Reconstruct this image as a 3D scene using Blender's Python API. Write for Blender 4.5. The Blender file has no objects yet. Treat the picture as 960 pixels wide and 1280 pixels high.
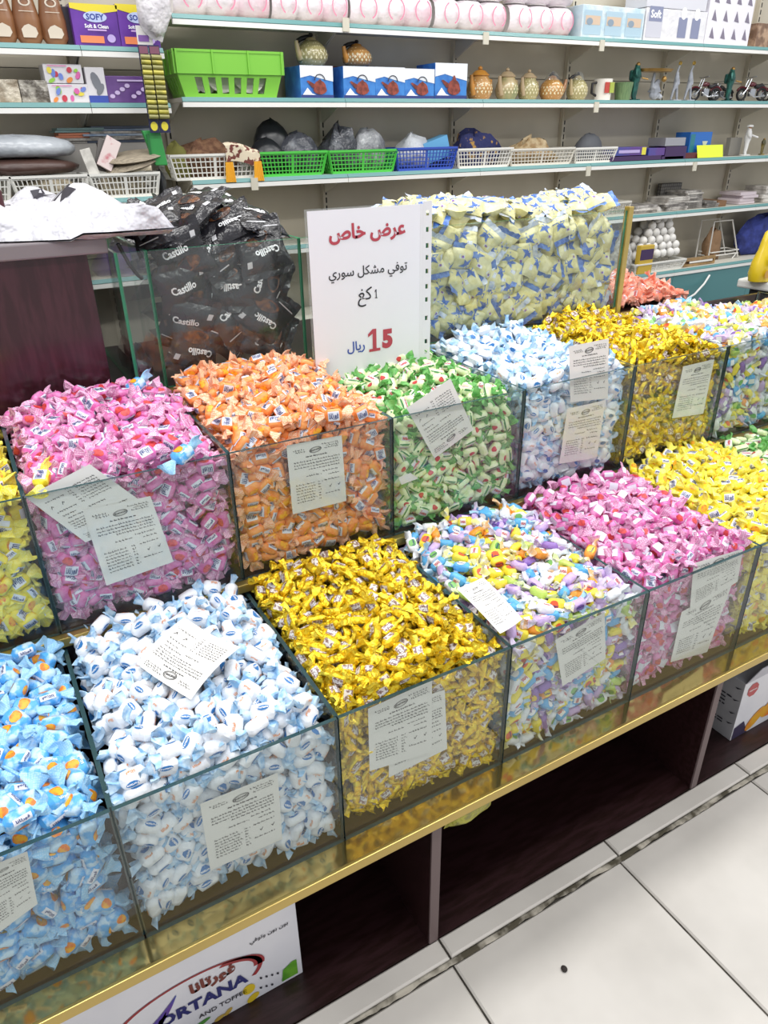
import bpy, math, random
import numpy as np
from mathutils import Vector, Matrix, Euler
from mathutils.bvhtree import BVHTree

rng = random.Random(7)
nrg = np.random.default_rng(11)
scene = bpy.context.scene
COL = scene.collection
DZ = 0.081          # the counter was measured from its own datum; the floor lies 0.081 m below it (everything is lifted at the end)

# ------------------------------------------------------------------ camera
YAW, PITCH, ROLL = 0.5112, 0.485, -0.0153
CAM = np.array([-0.5741, -0.7543, 1.6075]); FPX = 904.12
def cam_axes():
    cy, sy, cp, sp = math.cos(YAW), math.sin(YAW), math.cos(PITCH), math.sin(PITCH)
    f = np.array([sy*cp, cy*cp, -sp]); r = np.array([cy, -sy, 0.0]); u = np.cross(r, f)
    cr, sr = math.cos(ROLL), math.sin(ROLL)
    return cr*r+sr*u, -sr*r+cr*u, f
CR, CU, CF = cam_axes()
cd = bpy.data.cameras.new('camera'); cam = bpy.data.objects.new('camera', cd); COL.objects.link(cam)
cam.matrix_world = Matrix(((CR[0], CU[0], -CF[0], CAM[0]), (CR[1], CU[1], -CF[1], CAM[1]), (CR[2], CU[2], -CF[2], CAM[2]+DZ), (0, 0, 0, 1)))
cd.sensor_fit = 'HORIZONTAL'; cd.sensor_width = 36.0; cd.lens = FPX*36/960; cd.clip_start = 0.02; cd.clip_end = 50
scene.camera = cam

# ------------------------------------------------------------------ light
vs = scene.view_settings
scene.display_settings.display_device = 'sRGB'
vs.view_transform = 'Standard'; vs.look = 'None'; vs.gamma = 1.0; vs.use_curve_mapping = False
vs.exposure = -0.12
W = bpy.data.worlds.new('shop_world'); scene.world = W; W.use_nodes = True
W.node_tree.nodes['Background'].inputs[0].default_value = (0.95, 0.97, 1.0, 1)
W.node_tree.nodes['Background'].inputs[1].default_value = 0.80
def area(name, loc, sx, sy, power, col=(1, 0.985, 0.96)):
    d = bpy.data.lights.new(name, 'AREA'); d.shape = 'RECTANGLE'; d.size = sx; d.size_y = sy; d.energy = power; d.color = col
    o = bpy.data.objects.new(name, d); COL.objects.link(o); o.location = (loc[0], loc[1], loc[2]+DZ)
    return o
for i, (x, y) in enumerate([(-1.2, -0.5), (0.9, -0.5), (3.0, -0.5), (-1.0, 0.75), (1.1, 0.75), (3.2, 0.75)]):
    area('tube_and_fill_light', (x, y, 3.1), 1.5, 0.28, 22)
area('tube_and_fill_light', (0.2, 1.75, 3.1), 1.8, 0.2, 16); area('tube_and_fill_light', (2.6, 1.75, 3.1), 1.8, 0.2, 16)  # fill pair added to brighten the back wall and its shelves
scene.cycles.transparent_max_bounces = 24
scene.cycles.max_bounces = 8
scene.cycles.caustics_reflective = False; scene.cycles.caustics_refractive = False

def at(px, py, **k):
    """point of the plane x=, y= or z= on which that spot of the photograph lies"""
    d = CR*(px-480)/FPX - CU*(py-640)/FPX + CF
    (a, v), = k.items(); i = 'xyz'.index(a)
    return CAM + d*((v-CAM[i])/d[i])
def proj(P):
    q = np.asarray(P)-CAM
    z = q @ CF
    return 480+FPX*(q @ CR)/z, 640-FPX*(q @ CU)/z, z

# ------------------------------------------------------------------ materials
def lin(c):
    if isinstance(c, str):
        c = c.lstrip('#'); c = tuple(int(c[i:i+2], 16)/255 for i in (0, 2, 4))
        c = tuple(v/12.92 if v <= 0.04045 else ((v+0.055)/1.055)**2.4 for v in c)
    return (*c[:3], 1.0)
MATS = {}
def mat(name, color, rough=0.5, metal=0.0, spec=0.5, color2=None, scale=20.0, mixlo=0.4, mixhi=0.6, bump=0.0, bscale=60.0, dots=None, dscale=250.0, dsize=0.35,
        coat=0.0, trans=0.0, alpha=1.0, emis=0.0, stretch=None, sheen=0.0):
    if name in MATS: return MATS[name]
    m = bpy.data.materials.new(name); m.use_nodes = True; nt = m.node_tree; N = nt.nodes; L = nt.links
    b = N['Principled BSDF']
    b.inputs['Base Color'].default_value = lin(color); b.inputs['Roughness'].default_value = rough; b.inputs['Metallic'].default_value = metal
    b.inputs['Specular IOR Level'].default_value = spec; b.inputs['Coat Weight'].default_value = coat; b.inputs['Coat Roughness'].default_value = 0.15
    b.inputs['Transmission Weight'].default_value = trans; b.inputs['Alpha'].default_value = alpha
    tc = N.new('ShaderNodeTexCoord'); vec = tc.outputs['Object']
    if stretch:
        mp = N.new('ShaderNodeMapping'); mp.inputs['Scale'].default_value = stretch; L.new(vec, mp.inputs['Vector']); vec = mp.outputs['Vector']
    out = None
    if color2 is not None:
        n = N.new('ShaderNodeTexNoise'); n.inputs['Scale'].default_value = scale; n.inputs['Detail'].default_value = 3; L.new(vec, n.inputs['Vector'])
        r = N.new('ShaderNodeValToRGB'); r.color_ramp.elements[0].position = mixlo; r.color_ramp.elements[1].position = mixhi
        r.color_ramp.elements[0].color = lin(color); r.color_ramp.elements[1].color = lin(color2)
        L.new(n.outputs['Fac'], r.inputs['Fac']); out = r.outputs['Color']
    if dots is not None:
        v = N.new('ShaderNodeTexVoronoi'); v.inputs['Scale'].default_value = dscale; v.inputs['Randomness'].default_value = 0.15; L.new(vec, v.inputs['Vector'])
        lt = N.new('ShaderNodeMath'); lt.operation = 'LESS_THAN'; lt.inputs[1].default_value = dsize; L.new(v.outputs['Distance'], lt.inputs[0])
        mx = N.new('ShaderNodeMix'); mx.data_type = 'RGBA'; L.new(lt.outputs[0], mx.inputs[0])
        if out is not None: L.new(out, mx.inputs[6])
        else: mx.inputs[6].default_value = lin(color)
        mx.inputs[7].default_value = lin(dots); out = mx.outputs[2]
    if out is not None: L.new(out, b.inputs['Base Color'])
    if bump:
        n = N.new('ShaderNodeTexNoise'); n.inputs['Scale'].default_value = bscale; n.inputs['Detail'].default_value = 3; L.new(vec, n.inputs['Vector'])
        bp = N.new('ShaderNodeBump'); bp.inputs['Strength'].default_value = bump; bp.inputs['Distance'].default_value = 0.6/bscale
        L.new(n.outputs['Fac'], bp.inputs['Height']); L.new(bp.outputs['Normal'], b.inputs['Normal'])
    MATS[name] = m
    return m
def glass(name, tint, refl=0.85, haze=0.0):
    m = bpy.data.materials.new(name); m.use_nodes = True; nt = m.node_tree; N = nt.nodes; L = nt.links
    N.remove(N['Principled BSDF']); o = N['Material Output']
    t = N.new('ShaderNodeBsdfTransparent'); t.inputs[0].default_value = (*tint, 1)
    g = N.new('ShaderNodeBsdfGlossy'); g.inputs['Roughness'].default_value = 0.03; g.inputs[0].default_value = (refl, refl, refl, 1)
    fr = N.new('ShaderNodeFresnel'); ge = N.new('ShaderNodeNewGeometry')
    ml = N.new('ShaderNodeMath'); ml.operation = 'MULTIPLY_ADD'; ml.inputs[1].default_value = 1/1.5-1.5; ml.inputs[2].default_value = 1.5
    L.new(ge.outputs['Backfacing'], ml.inputs[0]); L.new(ml.outputs[0], fr.inputs['IOR'])
    mx = N.new('ShaderNodeMixShader'); L.new(fr.outputs[0], mx.inputs[0]); L.new(t.outputs[0], mx.inputs[1]); L.new(g.outputs[0], mx.inputs[2])
    out = mx
    if haze:      # blends an even pale diffuse layer over the clear surface
        d = N.new('ShaderNodeBsdfDiffuse'); d.inputs[0].default_value = (0.85, 0.87, 0.86, 1)
        m2 = N.new('ShaderNodeMixShader'); m2.inputs[0].default_value = haze
        L.new(mx.outputs[0], m2.inputs[1]); L.new(d.outputs[0], m2.inputs[2]); out = m2
    L.new(out.outputs[0], o.inputs['Surface'])
    return m

GLASS = glass('counter_glass', (0.955, 0.975, 0.965), haze=0.008)
CLEAR = glass('clear_plastic', (0.94, 0.95, 0.95), haze=0.10)
EDGE = mat('glass_edge', '#2f4a4e', 0.12, spec=0.6)
EDGE_GREEN = mat('glass_edge_green', '#3f8f6c', 0.12, spec=0.6)
GOLD = mat('polished_brass', (0.80, 0.60, 0.24), 0.13, 1.0)
GOLD_SATIN = mat('satin_brass', '#c9b06a', 0.3, 0.85)
WOOD = mat('dark_mahogany', '#2e1a1c', 0.32, color2='#22110f', scale=14, stretch=(1, 6, 6), bump=0.03, bscale=30)
WOOD_EDGE = mat('grey_brown_edge_band', '#6b5a5a', 0.5)
WOOD_RED = mat('maroon_laminate', '#43222a', 0.16, color2='#35191f', scale=9, stretch=(6, 6, 1))
TILE = mat('white_marble_tile', '#cfcac3', 0.3, color2='#bfbab3', scale=5, mixlo=0.35, mixhi=0.75, bump=0.02, bscale=12)
GROUT = mat('dark_grout', '#4a463f', 0.9, color2='#2e2a25', scale=30)
GRIME = mat('grimy_sealant', '#4a4436', 0.9, color2='#b5aea0', scale=22, mixlo=0.42, mixhi=0.62)
WHITE = mat('white_plastic', '#e9e8e4', 0.4)
PAPER = mat('white_paper', '#eceae6', 0.75)
INK = mat('black_ink', '#26262a', 0.7)
INK_GREY = mat('grey_ink', '#6d6d70', 0.7)

# ------------------------------------------------------------------ mesh helpers
class MB:
    def __init__(s): s.v = []; s.f = []; s.m = []
    def add(s, vs_, fs, m=0, M=None):
        b = len(s.v)
        if M is not None: vs_ = [tuple(M @ Vector(p)) for p in vs_]
        s.v += [tuple(map(float, p)) for p in vs_]; s.f += [tuple(b+i for i in f) for f in fs]
        s.m += [m]*len(fs) if isinstance(m, int) else list(m)
        return s
    def box(s, x0, x1, y0, y1, z0, z1, m=0, M=None):
        return s.add([(x, y, z) for z in (z0, z1) for y in (y0, y1) for x in (x0, x1)],
                     [(0, 2, 3, 1), (4, 5, 7, 6), (0, 1, 5, 4), (2, 6, 7, 3), (0, 4, 6, 2), (1, 3, 7, 5)], m, M)
    def bar(s, p0, p1, w, h=None, m=0, up=(0, 0, 1)):
        p0, p1 = Vector(p0), Vector(p1); d = (p1-p0).normalized(); h = h or w
        a = d.cross(Vector(up)); a = a.normalized() if a.length > 1e-4 else Vector((1, 0, 0)); b = a.cross(d)
        vs_ = [p + a*sx*w/2 + b*sz*h/2 for p in (p0, p1) for sx, sz in ((-1, -1), (1, -1), (1, 1), (-1, 1))]
        return s.add(vs_, [(3, 2, 1, 0), (4, 5, 6, 7), (0, 1, 5, 4), (1, 2, 6, 5), (2, 3, 7, 6), (3, 0, 4, 7)], m)
    def tube(s, pts, r, n=8, m=0, caps=True, close=False):
        pts = [Vector(p) for p in pts]; k = len(pts); rs = r if isinstance(r, (list, tuple)) else [r]*k
        vs_ = []; prev = None
        for i, p in enumerate(pts):
            if close: d = (pts[(i+1) % k]-pts[i-1]).normalized()
            else: d = (pts[min(i+1, k-1)]-pts[max(i-1, 0)]).normalized()
            if prev is None:
                a = d.cross(Vector((0, 0, 1)));  a = a if a.length > 0.05 else d.cross(Vector((1, 0, 0)))
            else: a = prev - d*prev.dot(d)
            a.normalize(); prev = a; b = d.cross(a)
            for j in range(n):
                t = 2*math.pi*j/n; vs_.append(p + (a*math.cos(t)+b*math.sin(t))*rs[i])
        fs = []
        for i in range(k if close else k-1):
            for j in range(n):
                i2 = (i+1) % k; fs.append((i*n+j, i*n+(j+1) % n, i2*n+(j+1) % n, i2*n+j))
        if caps and not close: fs += [tuple(range(n))[::-1], tuple((k-1)*n+j for j in range(n))]
        return s.add(vs_, fs, m)
    def lathe(s, prof, n=16, c=(0, 0, 0), m=0, sx=1.0, sy=1.0, M=None):
        vs_ = [(c[0]+r*math.cos(2*math.pi*j/n)*sx, c[1]+r*math.sin(2*math.pi*j/n)*sy, c[2]+z) for r, z in prof for j in range(n)]
        fs = [(i*n+j, i*n+(j+1) % n, (i+1)*n+(j+1) % n, (i+1)*n+j) for i in range(len(prof)-1) for j in range(n)]
        fs += [tuple(range(n))[::-1], tuple((len(prof)-1)*n+j for j in range(n))]
        return s.add(vs_, fs, m, M)
    def grid(s, fn, nu, nv, m=0, wrap_u=False, flip=False, M=None):
        U = nu if wrap_u else nu+1
        vs_ = [fn(i/nu, j/nv) for j in range(nv+1) for i in range(U)]
        fs = []
        for j in range(nv):
            for i in range(nu):
                q = (j*U+i, j*U+(i+1) % U, (j+1)*U+(i+1) % U, (j+1)*U+i)
                fs.append(q[::-1] if flip else q)
        return s.add(vs_, fs, m, M)
    def prism(s, poly, d0, d1, m=0, M=None):        # poly in XZ, from y=d0 to y=d1
        n = len(poly)
        vs_ = [(x, d, z) for d in (d0, d1) for x, z in poly]
        fs = [tuple(range(n)), tuple(range(2*n-1, n-1, -1))]+[(i, n+i, n+(i+1) % n, (i+1) % n) for i in range(n)]
        return s.add(vs_, fs, m, M)
    def build(s, name, mats, parent=None, origin=None, smooth=None, bevel=0.0):
        mats = mats if isinstance(mats, (list, tuple)) else [mats]
        off = Vector((0, 0, 0))
        if parent is not None:
            p = parent
            while p is not None: off += p.location; p = p.parent
        if origin is not None: off += Vector(origin)
        me = bpy.data.meshes.new(name)
        me.from_pydata([(x-off.x, y-off.y, z-off.z) for x, y, z in s.v], [], s.f)
        for m in mats: me.materials.append(m)
        if len(mats) > 1: me.polygons.foreach_set('material_index', s.m)
        if smooth is not None:
            me.polygons.foreach_set('use_smooth', [True]*len(me.polygons)); me.set_sharp_from_angle(angle=math.radians(smooth))
        me.update()
        o = bpy.data.objects.new(name, me); COL.objects.link(o)
        if parent is not None: o.parent = parent
        if origin is not None: o.location = origin
        if bevel:
            b = o.modifiers.new('bevel', 'BEVEL'); b.width = bevel; b.segments = 2; b.limit_method = 'ANGLE'
        return o
def tag(o, label=None, cat=None, group=None, kind=None):
    if label: o['label'] = label
    if cat: o['category'] = cat
    if group: o['group'] = group
    if kind: o['kind'] = kind
    return o
def thing(name, loc, label, cat, group=None):
    o = bpy.data.objects.new(name, None); COL.objects.link(o); o.location = loc; o.empty_display_size = 0.05
    return tag(o, label, cat, group)
def copy_tree(o, loc=None, parent=None):
    c = o.copy(); COL.objects.link(c)
    if parent is not None: c.parent = parent
    if loc is not None: c.location = loc
    for ch in list(o.children): copy_tree(ch, None, c)
    return c

# ------------------------------------------------------------------ lettering
_FORMS = {'ا': (0xFE8D, 0xFE8E), 'ب': 0xFE8F, 'ت': 0xFE95, 'خ': 0xFEA5, 'ر': (0xFEAD, 0xFEAE), 'س': 0xFEB1, 'ش': 0xFEB5, 'ص': 0xFEB9, 'ض': 0xFEBD, 'ع': 0xFEC9,
          'غ': 0xFECD, 'ف': 0xFED1, 'ك': 0xFED9, 'ل': 0xFEDD, 'م': 0xFEE1, 'ن': 0xFEE5, 'و': (0xFEED, 0xFEEE), 'ي': 0xFEF1}
def arabic(t):
    out = []
    for i, c in enumerate(t):
        if c not in _FORMS: out.append(c); continue
        dual = lambda ch: ch in _FORMS and isinstance(_FORMS[ch], int)
        before = i > 0 and dual(t[i-1]); after = i+1 < len(t) and t[i+1] in _FORMS and dual(c)
        f = _FORMS[c]
        out.append(chr((f[1] if before else f[0]) if isinstance(f, tuple) else f + (3 if before and after else 1 if before else 2 if after else 0)))
    return ''.join(reversed(out))
_TXT = {}
def text2d(s, bold=0.0, res=2):
    """flat lettering, centred, one unit high: (points, faces, width)"""
    k = (s, bold, res)
    if k not in _TXT:
        c = bpy.data.curves.new('lettering', 'FONT'); c.body = s; c.resolution_u = res; c.offset = bold; c.align_x = 'CENTER'
        o = bpy.data.objects.new('lettering', c); COL.objects.link(o); bpy.context.view_layer.update()
        me = bpy.data.meshes.new_from_object(o.evaluated_get(bpy.context.evaluated_depsgraph_get()))
        pts = np.array([tuple(v.co)[:2] for v in me.vertices]); fs = [tuple(p.vertices) for p in me.polygons]
        nz = [p.normal.z for p in me.polygons]
        fs = [f if z > 0 else f[::-1] for f, z in zip(fs, nz)]
        bpy.data.objects.remove(o); bpy.data.curves.remove(c); bpy.data.meshes.remove(me)
        pts -= (pts.min(0)+pts.max(0))/2
        _TXT[k] = (pts, fs, pts[:, 0].max()-pts[:, 0].min(), pts[:, 1].max()-pts[:, 1].min())
    return _TXT[k]
def letters(mb, s, fn, width=None, height=None, m=0, bold=0.0, res=2, cx=0.0, cy=0.0, rot=0.0):
    """lay lettering of that width or height round (cx, cy) on the surface fn(x, y)"""
    p, fs, w, h = text2d(s, bold, res)
    k = width/w if width else height/h
    c, sn = math.cos(rot), math.sin(rot)
    mb.add([fn(cx+(x*c-y*sn)*k, cy+(x*sn+y*c)*k) for x, y in p], fs, m)
def plate(pts2, fn, mb, m=0):
    mb.add([fn(x, y) for x, y in pts2], [tuple(range(len(pts2)))], m)
def oval(cx, cy, rx, ry, n=16, rot=0.0):
    return [(cx+rx*math.cos(t)*math.cos(rot)-ry*math.sin(t)*math.sin(rot), cy+rx*math.cos(t)*math.sin(rot)+ry*math.sin(t)*math.cos(rot)) for t in (2*math.pi*i/n for i in range(n))]
def ring2(mb, cx, cy, rx, ry, w, fn, m=0, n=24, a0=0.0, a1=2*math.pi, rot=0.0):
    P = []
    for i in range(n+1):
        t = a0+(a1-a0)*i/n
        for k in (1.0, 1.0-w): 
            x, y = rx*k*math.cos(t), ry*k*math.sin(t)
            P.append(fn(cx+x*math.cos(rot)-y*math.sin(rot), cy+x*math.sin(rot)+y*math.cos(rot)))
    mb.add(P, [(2*i, 2*i+2, 2*i+3, 2*i+1) for i in range(n)], m)

# ================================================================== SETTING
FLOOR = -0.081; TS = 0.525; JX = 0.029; KY = 0.038
fl = MB().box(-4, 6, -3.5, 3.2, FLOOR-0.06, FLOOR-0.006).build('floor', GROUT); tag(fl, kind='structure')
def tile_mesh(sx, sy, h):
    mb = MB(); e = 0.004
    mb.add([(x, y, z) for z, k in ((0, 0), (h-e, 0), (h, e)) for x, y in ((k, k), (sx-k, k), (sx-k, sy-k), (k, sy-k))],
           [(4*i+j, 4*i+(j+1) % 4, 4*i+4+(j+1) % 4, 4*i+4+j) for i in range(2) for j in range(4)]+[(8, 9, 10, 11)])
    return mb
t0 = None
for j in range(5):
    for i in range(-4, 8):
        x, y = JX+i*TS+0.0025, KY-(j+1)*TS+0.0025-0.006
        if t0 is None: t0 = tile_mesh(TS-0.005, TS-0.005, 0.006).build('tile', TILE); o = t0
        else: o = bpy.data.objects.new('tile', t0.data); COL.objects.link(o)
        o.parent = fl; o.location = (x, y, FLOOR-0.006+rng.uniform(-.0006, .0004))
# narrow tiled plinth in front of the shelf under the counter, with grimy sealant at its foot
pl = MB().box(-2.2, 4, KY+0.003, 0.6, FLOOR-0.004, FLOOR+0.012).build('trim_1', GROUT); tag(pl, kind='structure')
p0 = None
for i in range(-4, 8):
    if p0 is None: p0 = tile_mesh(TS-0.006, 0.05, 0.008).build('tile', TILE); o = p0
    else: o = bpy.data.objects.new('tile', p0.data); COL.objects.link(o)
    o.parent = pl; o.location = (JX+i*TS+0.001, KY, FLOOR+0.012)
gm = MB(); P = []; dd = .006; hh = .006
for i in range(620):
    x = -2.1+i*.01; dd = min(.011, max(.003, dd+rng.uniform(-.0022, .0022))); hh = min(.010, max(.002, hh+rng.uniform(-.002, .002)))
    P += [(x, KY-dd, FLOOR-.0005), (x, KY-dd*.6, FLOOR+hh*.7), (x, KY+.004, FLOOR+hh)]
gm.add(P, [(3*i+j, 3*i+3+j, 3*i+4+j, 3*i+1+j) for i in range(619) for j in range(2)])
gm.build('sealant', GRIME, pl)
bw = MB().box(-2.6, 5.2, 2.47, 2.6, FLOOR, 3.2).build('wall_back', mat('wall_paint', '#a7a092', 0.8)); tag(bw, kind='structure')

# ================================================================== COUNTER
BX, BW = -0.5683, 0.3907
XS = [BX+BW*(k-1) for k in range(9)]           # glass partitions, x0 ... x8
Y1, Y2, Y3, Y4 = 0.135, 0.605, 1.075, 1.56      # glass fronts of the three rows, back of the counter
Z1B, Z1T, Z2B, Z2T, Z3B, Z3T = 0.362, 0.684, 0.7146, 1.023, 1.035, 1.366
XL, XR = XS[0]-0.02, XS[8]+0.02
ctr = thing('candy_counter', (0.6, 0.6, FLOOR), 'long dark wooden sweet counter stepped in three tiers with glass bins and brass rails', 'counter')
cb = lambda mb, n, m, **k: mb.build(n, m, ctr, **k)
cb(MB().box(XL, XR, 0.09, Y3+0.014, FLOOR+0.012, FLOOR+0.021), 'bottom_board', WOOD)
cb(MB().box(-0.30, XS[7]+0.012, Y3+0.0145, Y4+0.02, FLOOR+0.012, FLOOR+0.021), 'bottom_board', WOOD)
cb(MB().box(XL, XR, 0.086, Y2+0.01, 0.338, Z1B-0.004), 'front_shelf', WOOD)
cb(MB().box(XL, XR, 0.56, 0.58, FLOOR+0.021, 0.338), 'back_panel', WOOD)
cb(MB().box(XL, XR, Y2-0.002, Y2+0.016, Z1B-0.004, Z2B-0.02), 'riser_panel', WOOD)
cb(MB().box(XL, XR, Y2-0.002, Y3-0.0025, Z2B-0.0195, Z2B-0.003), 'middle_shelf', WOOD)
cb(MB().box(XL, XR, Y3-0.002, Y3+0.014, FLOOR+0.0215, Z3B-0.0205), 'riser_panel', WOOD)
X3R = XS[7]+0.012
cb(MB().box(-0.30, X3R, Y3-0.002, Y4+0.02, Z3B-0.02, Z3B-0.002), 'top_shelf', WOOD)
cb(MB().box(X3R-0.018, X3R, Y3+0.015, Y4, FLOOR+0.021, Z3B-0.021), 'end_panel', WOOD)
cb(MB().box(-0.30, X3R, Y4, Y4+0.02, FLOOR+0.021, Z3B-0.0205), 'back_panel', WOOD)
for x in (-0.93, 0.012, 0.895, 1.79):
    d = cb(MB().box(x-0.011, x+0.011, 0.09, 0.56, FLOOR+0.021, 0.338), 'divider', WOOD)
    e = MB().box(x-0.0115, x+0.0115, 0.086, 0.0905, FLOOR+0.021, 0.338).build('edge_band', WOOD_EDGE, d)
# brass rail: polished ledge in front of the glass and a satin nosing
rail = cb(MB().box(XL, XR, 0.083, Y1-0.004, Z1B-0.006, Z1B), 'brass_ledge', GOLD)
cb(MB().box(XL, XR, 0.076, 0.084, 0.338, Z1B+0.001), 'brass_nosing', GOLD_SATIN, bevel=0.0015)
cb(MB().box(XL, XR, Y2-0.022, Y2-0.002, Z2B-0.022, Z2B-0.001), 'brass_strip', GOLD_SATIN, bevel=0.0015)
cb(MB().box(XS[1], X3R, Y3-0.02, Y3-0.0025, Z3B-0.02, Z3B-0.001), 'brass_strip', GOLD_SATIN, bevel=0.0015)
cb(MB().box(XS[6]-0.003, XS[6]+0.017, Y3-0.012, Y3+0.012, Z3B, Z3T+0.012), 'brass_post', GOLD_SATIN, bevel=0.002)
def pane(axis, x0, x1, y0, y1, z0, z1, edge=EDGE):
    mb = MB().box(x0, x1, y0, y1, z0, z1)
    for i in range(6): mb.m[i] = 1
    for i in ((2, 3) if axis == 'y' else (4, 5)): mb.m[i] = 0
    return mb.build('glass_pane', [GLASS, edge], ctr)
T = 0.008
for k in range(8):
    pane('y', XS[k]+0.0015, XS[k+1]-0.0015, Y1-T/2, Y1+T/2, Z1B, Z1T)
    pane('y', XS[k]+0.0015, XS[k+1]-0.0015, Y2-T/2, Y2+T/2, Z2B, Z2T)
for k in range(9):
    pane('x', XS[k]-T/2, XS[k]+T/2, Y1+T/2+0.001, Y2-0.004, Z1B, Z1T)
    pane('x', XS[k]-T/2, XS[k]+T/2, Y2+T/2+0.001, Y3-0.004, Z2B, Z2T)
pane('y', XS[2]+0.0015, XS[3]-0.0015, Y3-T/2, Y3+T/2, Z3B, Z3T, EDGE_GREEN)
pane('y', XS[3]+0.0015, XS[4]-0.0015, Y3-T/2, Y3+T/2, Z3B, Z3T, EDGE_GREEN)
pane('y', XS[4]+0.0015, XS[6]-0.004, Y3-T/2, Y3+T/2, Z3B, Z3T, EDGE_GREEN)
pane('y', -0.245, XS[2]-0.0015, Y3-T/2, Y3+T/2, Z3B, Z3T, EDGE_GREEN)
for x in (XS[2], XS[3], XS[4]): pane('x', x-T/2, x+T/2, Y3+T/2+0.001, Y4, Z3B, Z3T, EDGE_GREEN)
pane('x', XS[6]+0.002, XS[6]+0.010, Y3+0.014, Y4, Z3B, Z3T, EDGE_GREEN)
pane('x', -0.25, -0.242, Y3+T/2+0.001, Y4, Z3B, Z3T, EDGE_GREEN)

# till desk of maroon laminate behind the second tier
td = thing('till_desk', (-0.8, 1.3, FLOOR), 'maroon laminate till desk with a grey top beside the glass bins', 'desk')
MB().box(-1.6, -0.305, Y3+0.03, 1.5, FLOOR+0.03, 1.366).build('cabinet_body', WOOD_RED, td)
MB().box(-1.62, -0.258, Y3+0.012, 1.52, 1.366, 1.400).build('desk_top', mat('grey_laminate', '#7c7478', 0.35), td, bevel=0.004)
tr = td

# ================================================================== WALL SHELVING
BEIGE = mat('beige_metal_panel', '#bbb4a3', 0.6, color2='#c4bdad', scale=3)
SHELFW = mat('cream_shelf', '#cfcbbf', 0.5)
TEAL = mat('teal_price_rail', '#5e8f8f', 0.35)
TEALB = mat('teal_deck_panel', '#4f8487', 0.4)
DARK = mat('dark_slot', '#22211f', 0.8)
sh = thing('wall_shelving', (1.4, 2.3, FLOOR), 'long beige metal wall shelving with teal price rails behind the counter', 'shelving')
JXS = [0.278, 0.936, 1.614, 2.295, 2.975, 3.655, 4.335]
JXL = [-1.40, -0.72, -0.04, 0.235]
edges = JXL[:-1]+JXS
for a, b in zip(edges[:-1], edges[1:]):
    for z0, z1 in ((FLOOR+0.0, 0.80), (0.803, 1.17), (1.173, 1.818), (1.821, 2.5)):
        MB().box(a+0.002, b-0.002, 2.445, 2.462, z0, z1).build('panel', BEIGE, sh)
for x in JXL[:-1]+JXS:
    u = MB().box(x-0.014, x+0.014, 2.42, 2.444, FLOOR, 2.5).build('upright', BEIGE, sh)
    s = MB()
    z = 0.6
    while z < 2.45:
        s.box(x-0.003, x+0.003, 2.4185, 2.421, z, z+0.022); z += 0.033
    s.build('slot_row', DARK, u)
def shelf(a, b, z, yf, brackets=True):
    o = MB().box(a+0.001, b-0.001, yf+0.006, 2.418, z-0.016, z-0.001).build('shelf', SHELFW, sh)
    MB().add([(x, y, zz) for x in (a+0.001, b-0.001) for y, zz in ((yf+0.006, z), (yf-0.002, z-0.014), (yf+0.006, z-0.017))],
             [(0, 3, 4, 1), (1, 4, 5, 2), (0, 1, 2), (5, 4, 3), (2, 5, 3, 0)]).build('price_rail', TEAL, o)
    MB().box(a+0.001, b-0.001, yf-0.003, yf+0.01, z-0.032, z-0.0165).build('shelf_lip', WHITE, o)
    if brackets:
        for x in (a+0.003, b-0.004):
            MB().add([(x+dx, y, zz) for dx in (-0.0015, 0.0015) for y, zz in ((yf+0.04, z-0.017), (2.42, z-0.017), (2.42, z-0.085))],
                     [(0, 1, 2), (5, 4, 3), (0, 3, 4, 1), (1, 4, 5, 2), (2, 5, 3, 0)]).build('bracket', SHELFW, o)
RT = {1: (1.975, 2.2), 2: (1.725, 2.2), 3: (1.452, 2.2), 4: (1.191, 2.2), 5: (0.885, 2.15)}
LT = {1: (1.872, 2.2), 2: (1.706, 2.2), 3: (1.412, 2.1), 4: (1.13, 2.2)}
for z, yf in RT.values():
    for a, b in zip(JXS[:-1], JXS[1:]): shelf(a, b, z, yf)
for z, yf in LT.values():
    for a, b in zip(JXL[:-1], JXL[1:]): shelf(a, b, z, yf)
for a, b in zip(JXS[:-1], JXS[1:]):
    MB().box(a+0.001, b-0.001, 2.153, 2.165, FLOOR, 0.852).build('kick_panel', TEALB, sh)
for px, py, yf in ((432, 31, 2.2), (752, 57, 2.2), (607, 48, 2.2), (745, 134, 2.2), (735, 214, 2.2), (318, 230, 2.2), (868, 208, 2.2)):
    P = at(px, py, y=yf-0.004)
    MB().box(P[0]-0.014, P[0]+0.014, yf-0.009, yf-0.0035, P[2]-0.022, P[2]+0.022).build('label_holder', mat('yellowed_clear_plastic', '#cdc8b8', 0.3), sh)

# ================================================================== SWEETS
def wrapper(name, c, **k):
    k.setdefault('rough', 0.32); k.setdefault('bump', 0.45); k.setdefault('bscale', 130); k.setdefault('spec', 0.5)
    return mat(name, c, **k)
LBL_W = mat('label_white', '#e6e9f4', 0.35, bump=0.2, bscale=150)
NAVY = mat('print_navy', '#2a3a78', 0.5); RED = mat('print_red', '#d84a46', 0.4, color2='#b92f3a', scale=120)
ORNG = mat('print_orange', '#e98d35', 0.45); MANGO = mat('print_mango', '#f7b32c', 0.4, color2='#e8792a', scale=110)
BLUEP = mat('print_blue', '#2f79bd', 0.4); BROWNP = mat('print_brown', '#8a6a63', 0.4, color2='#e9dfd6', scale=160, mixlo=0.48, mixhi=0.54)
GREENP = mat('print_green', '#2f7f3c', 0.4); BLACKP = mat('print_black', '#33303a', 0.5); WHITEP = mat('print_white', '#f4f5f8', 0.4)
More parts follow.
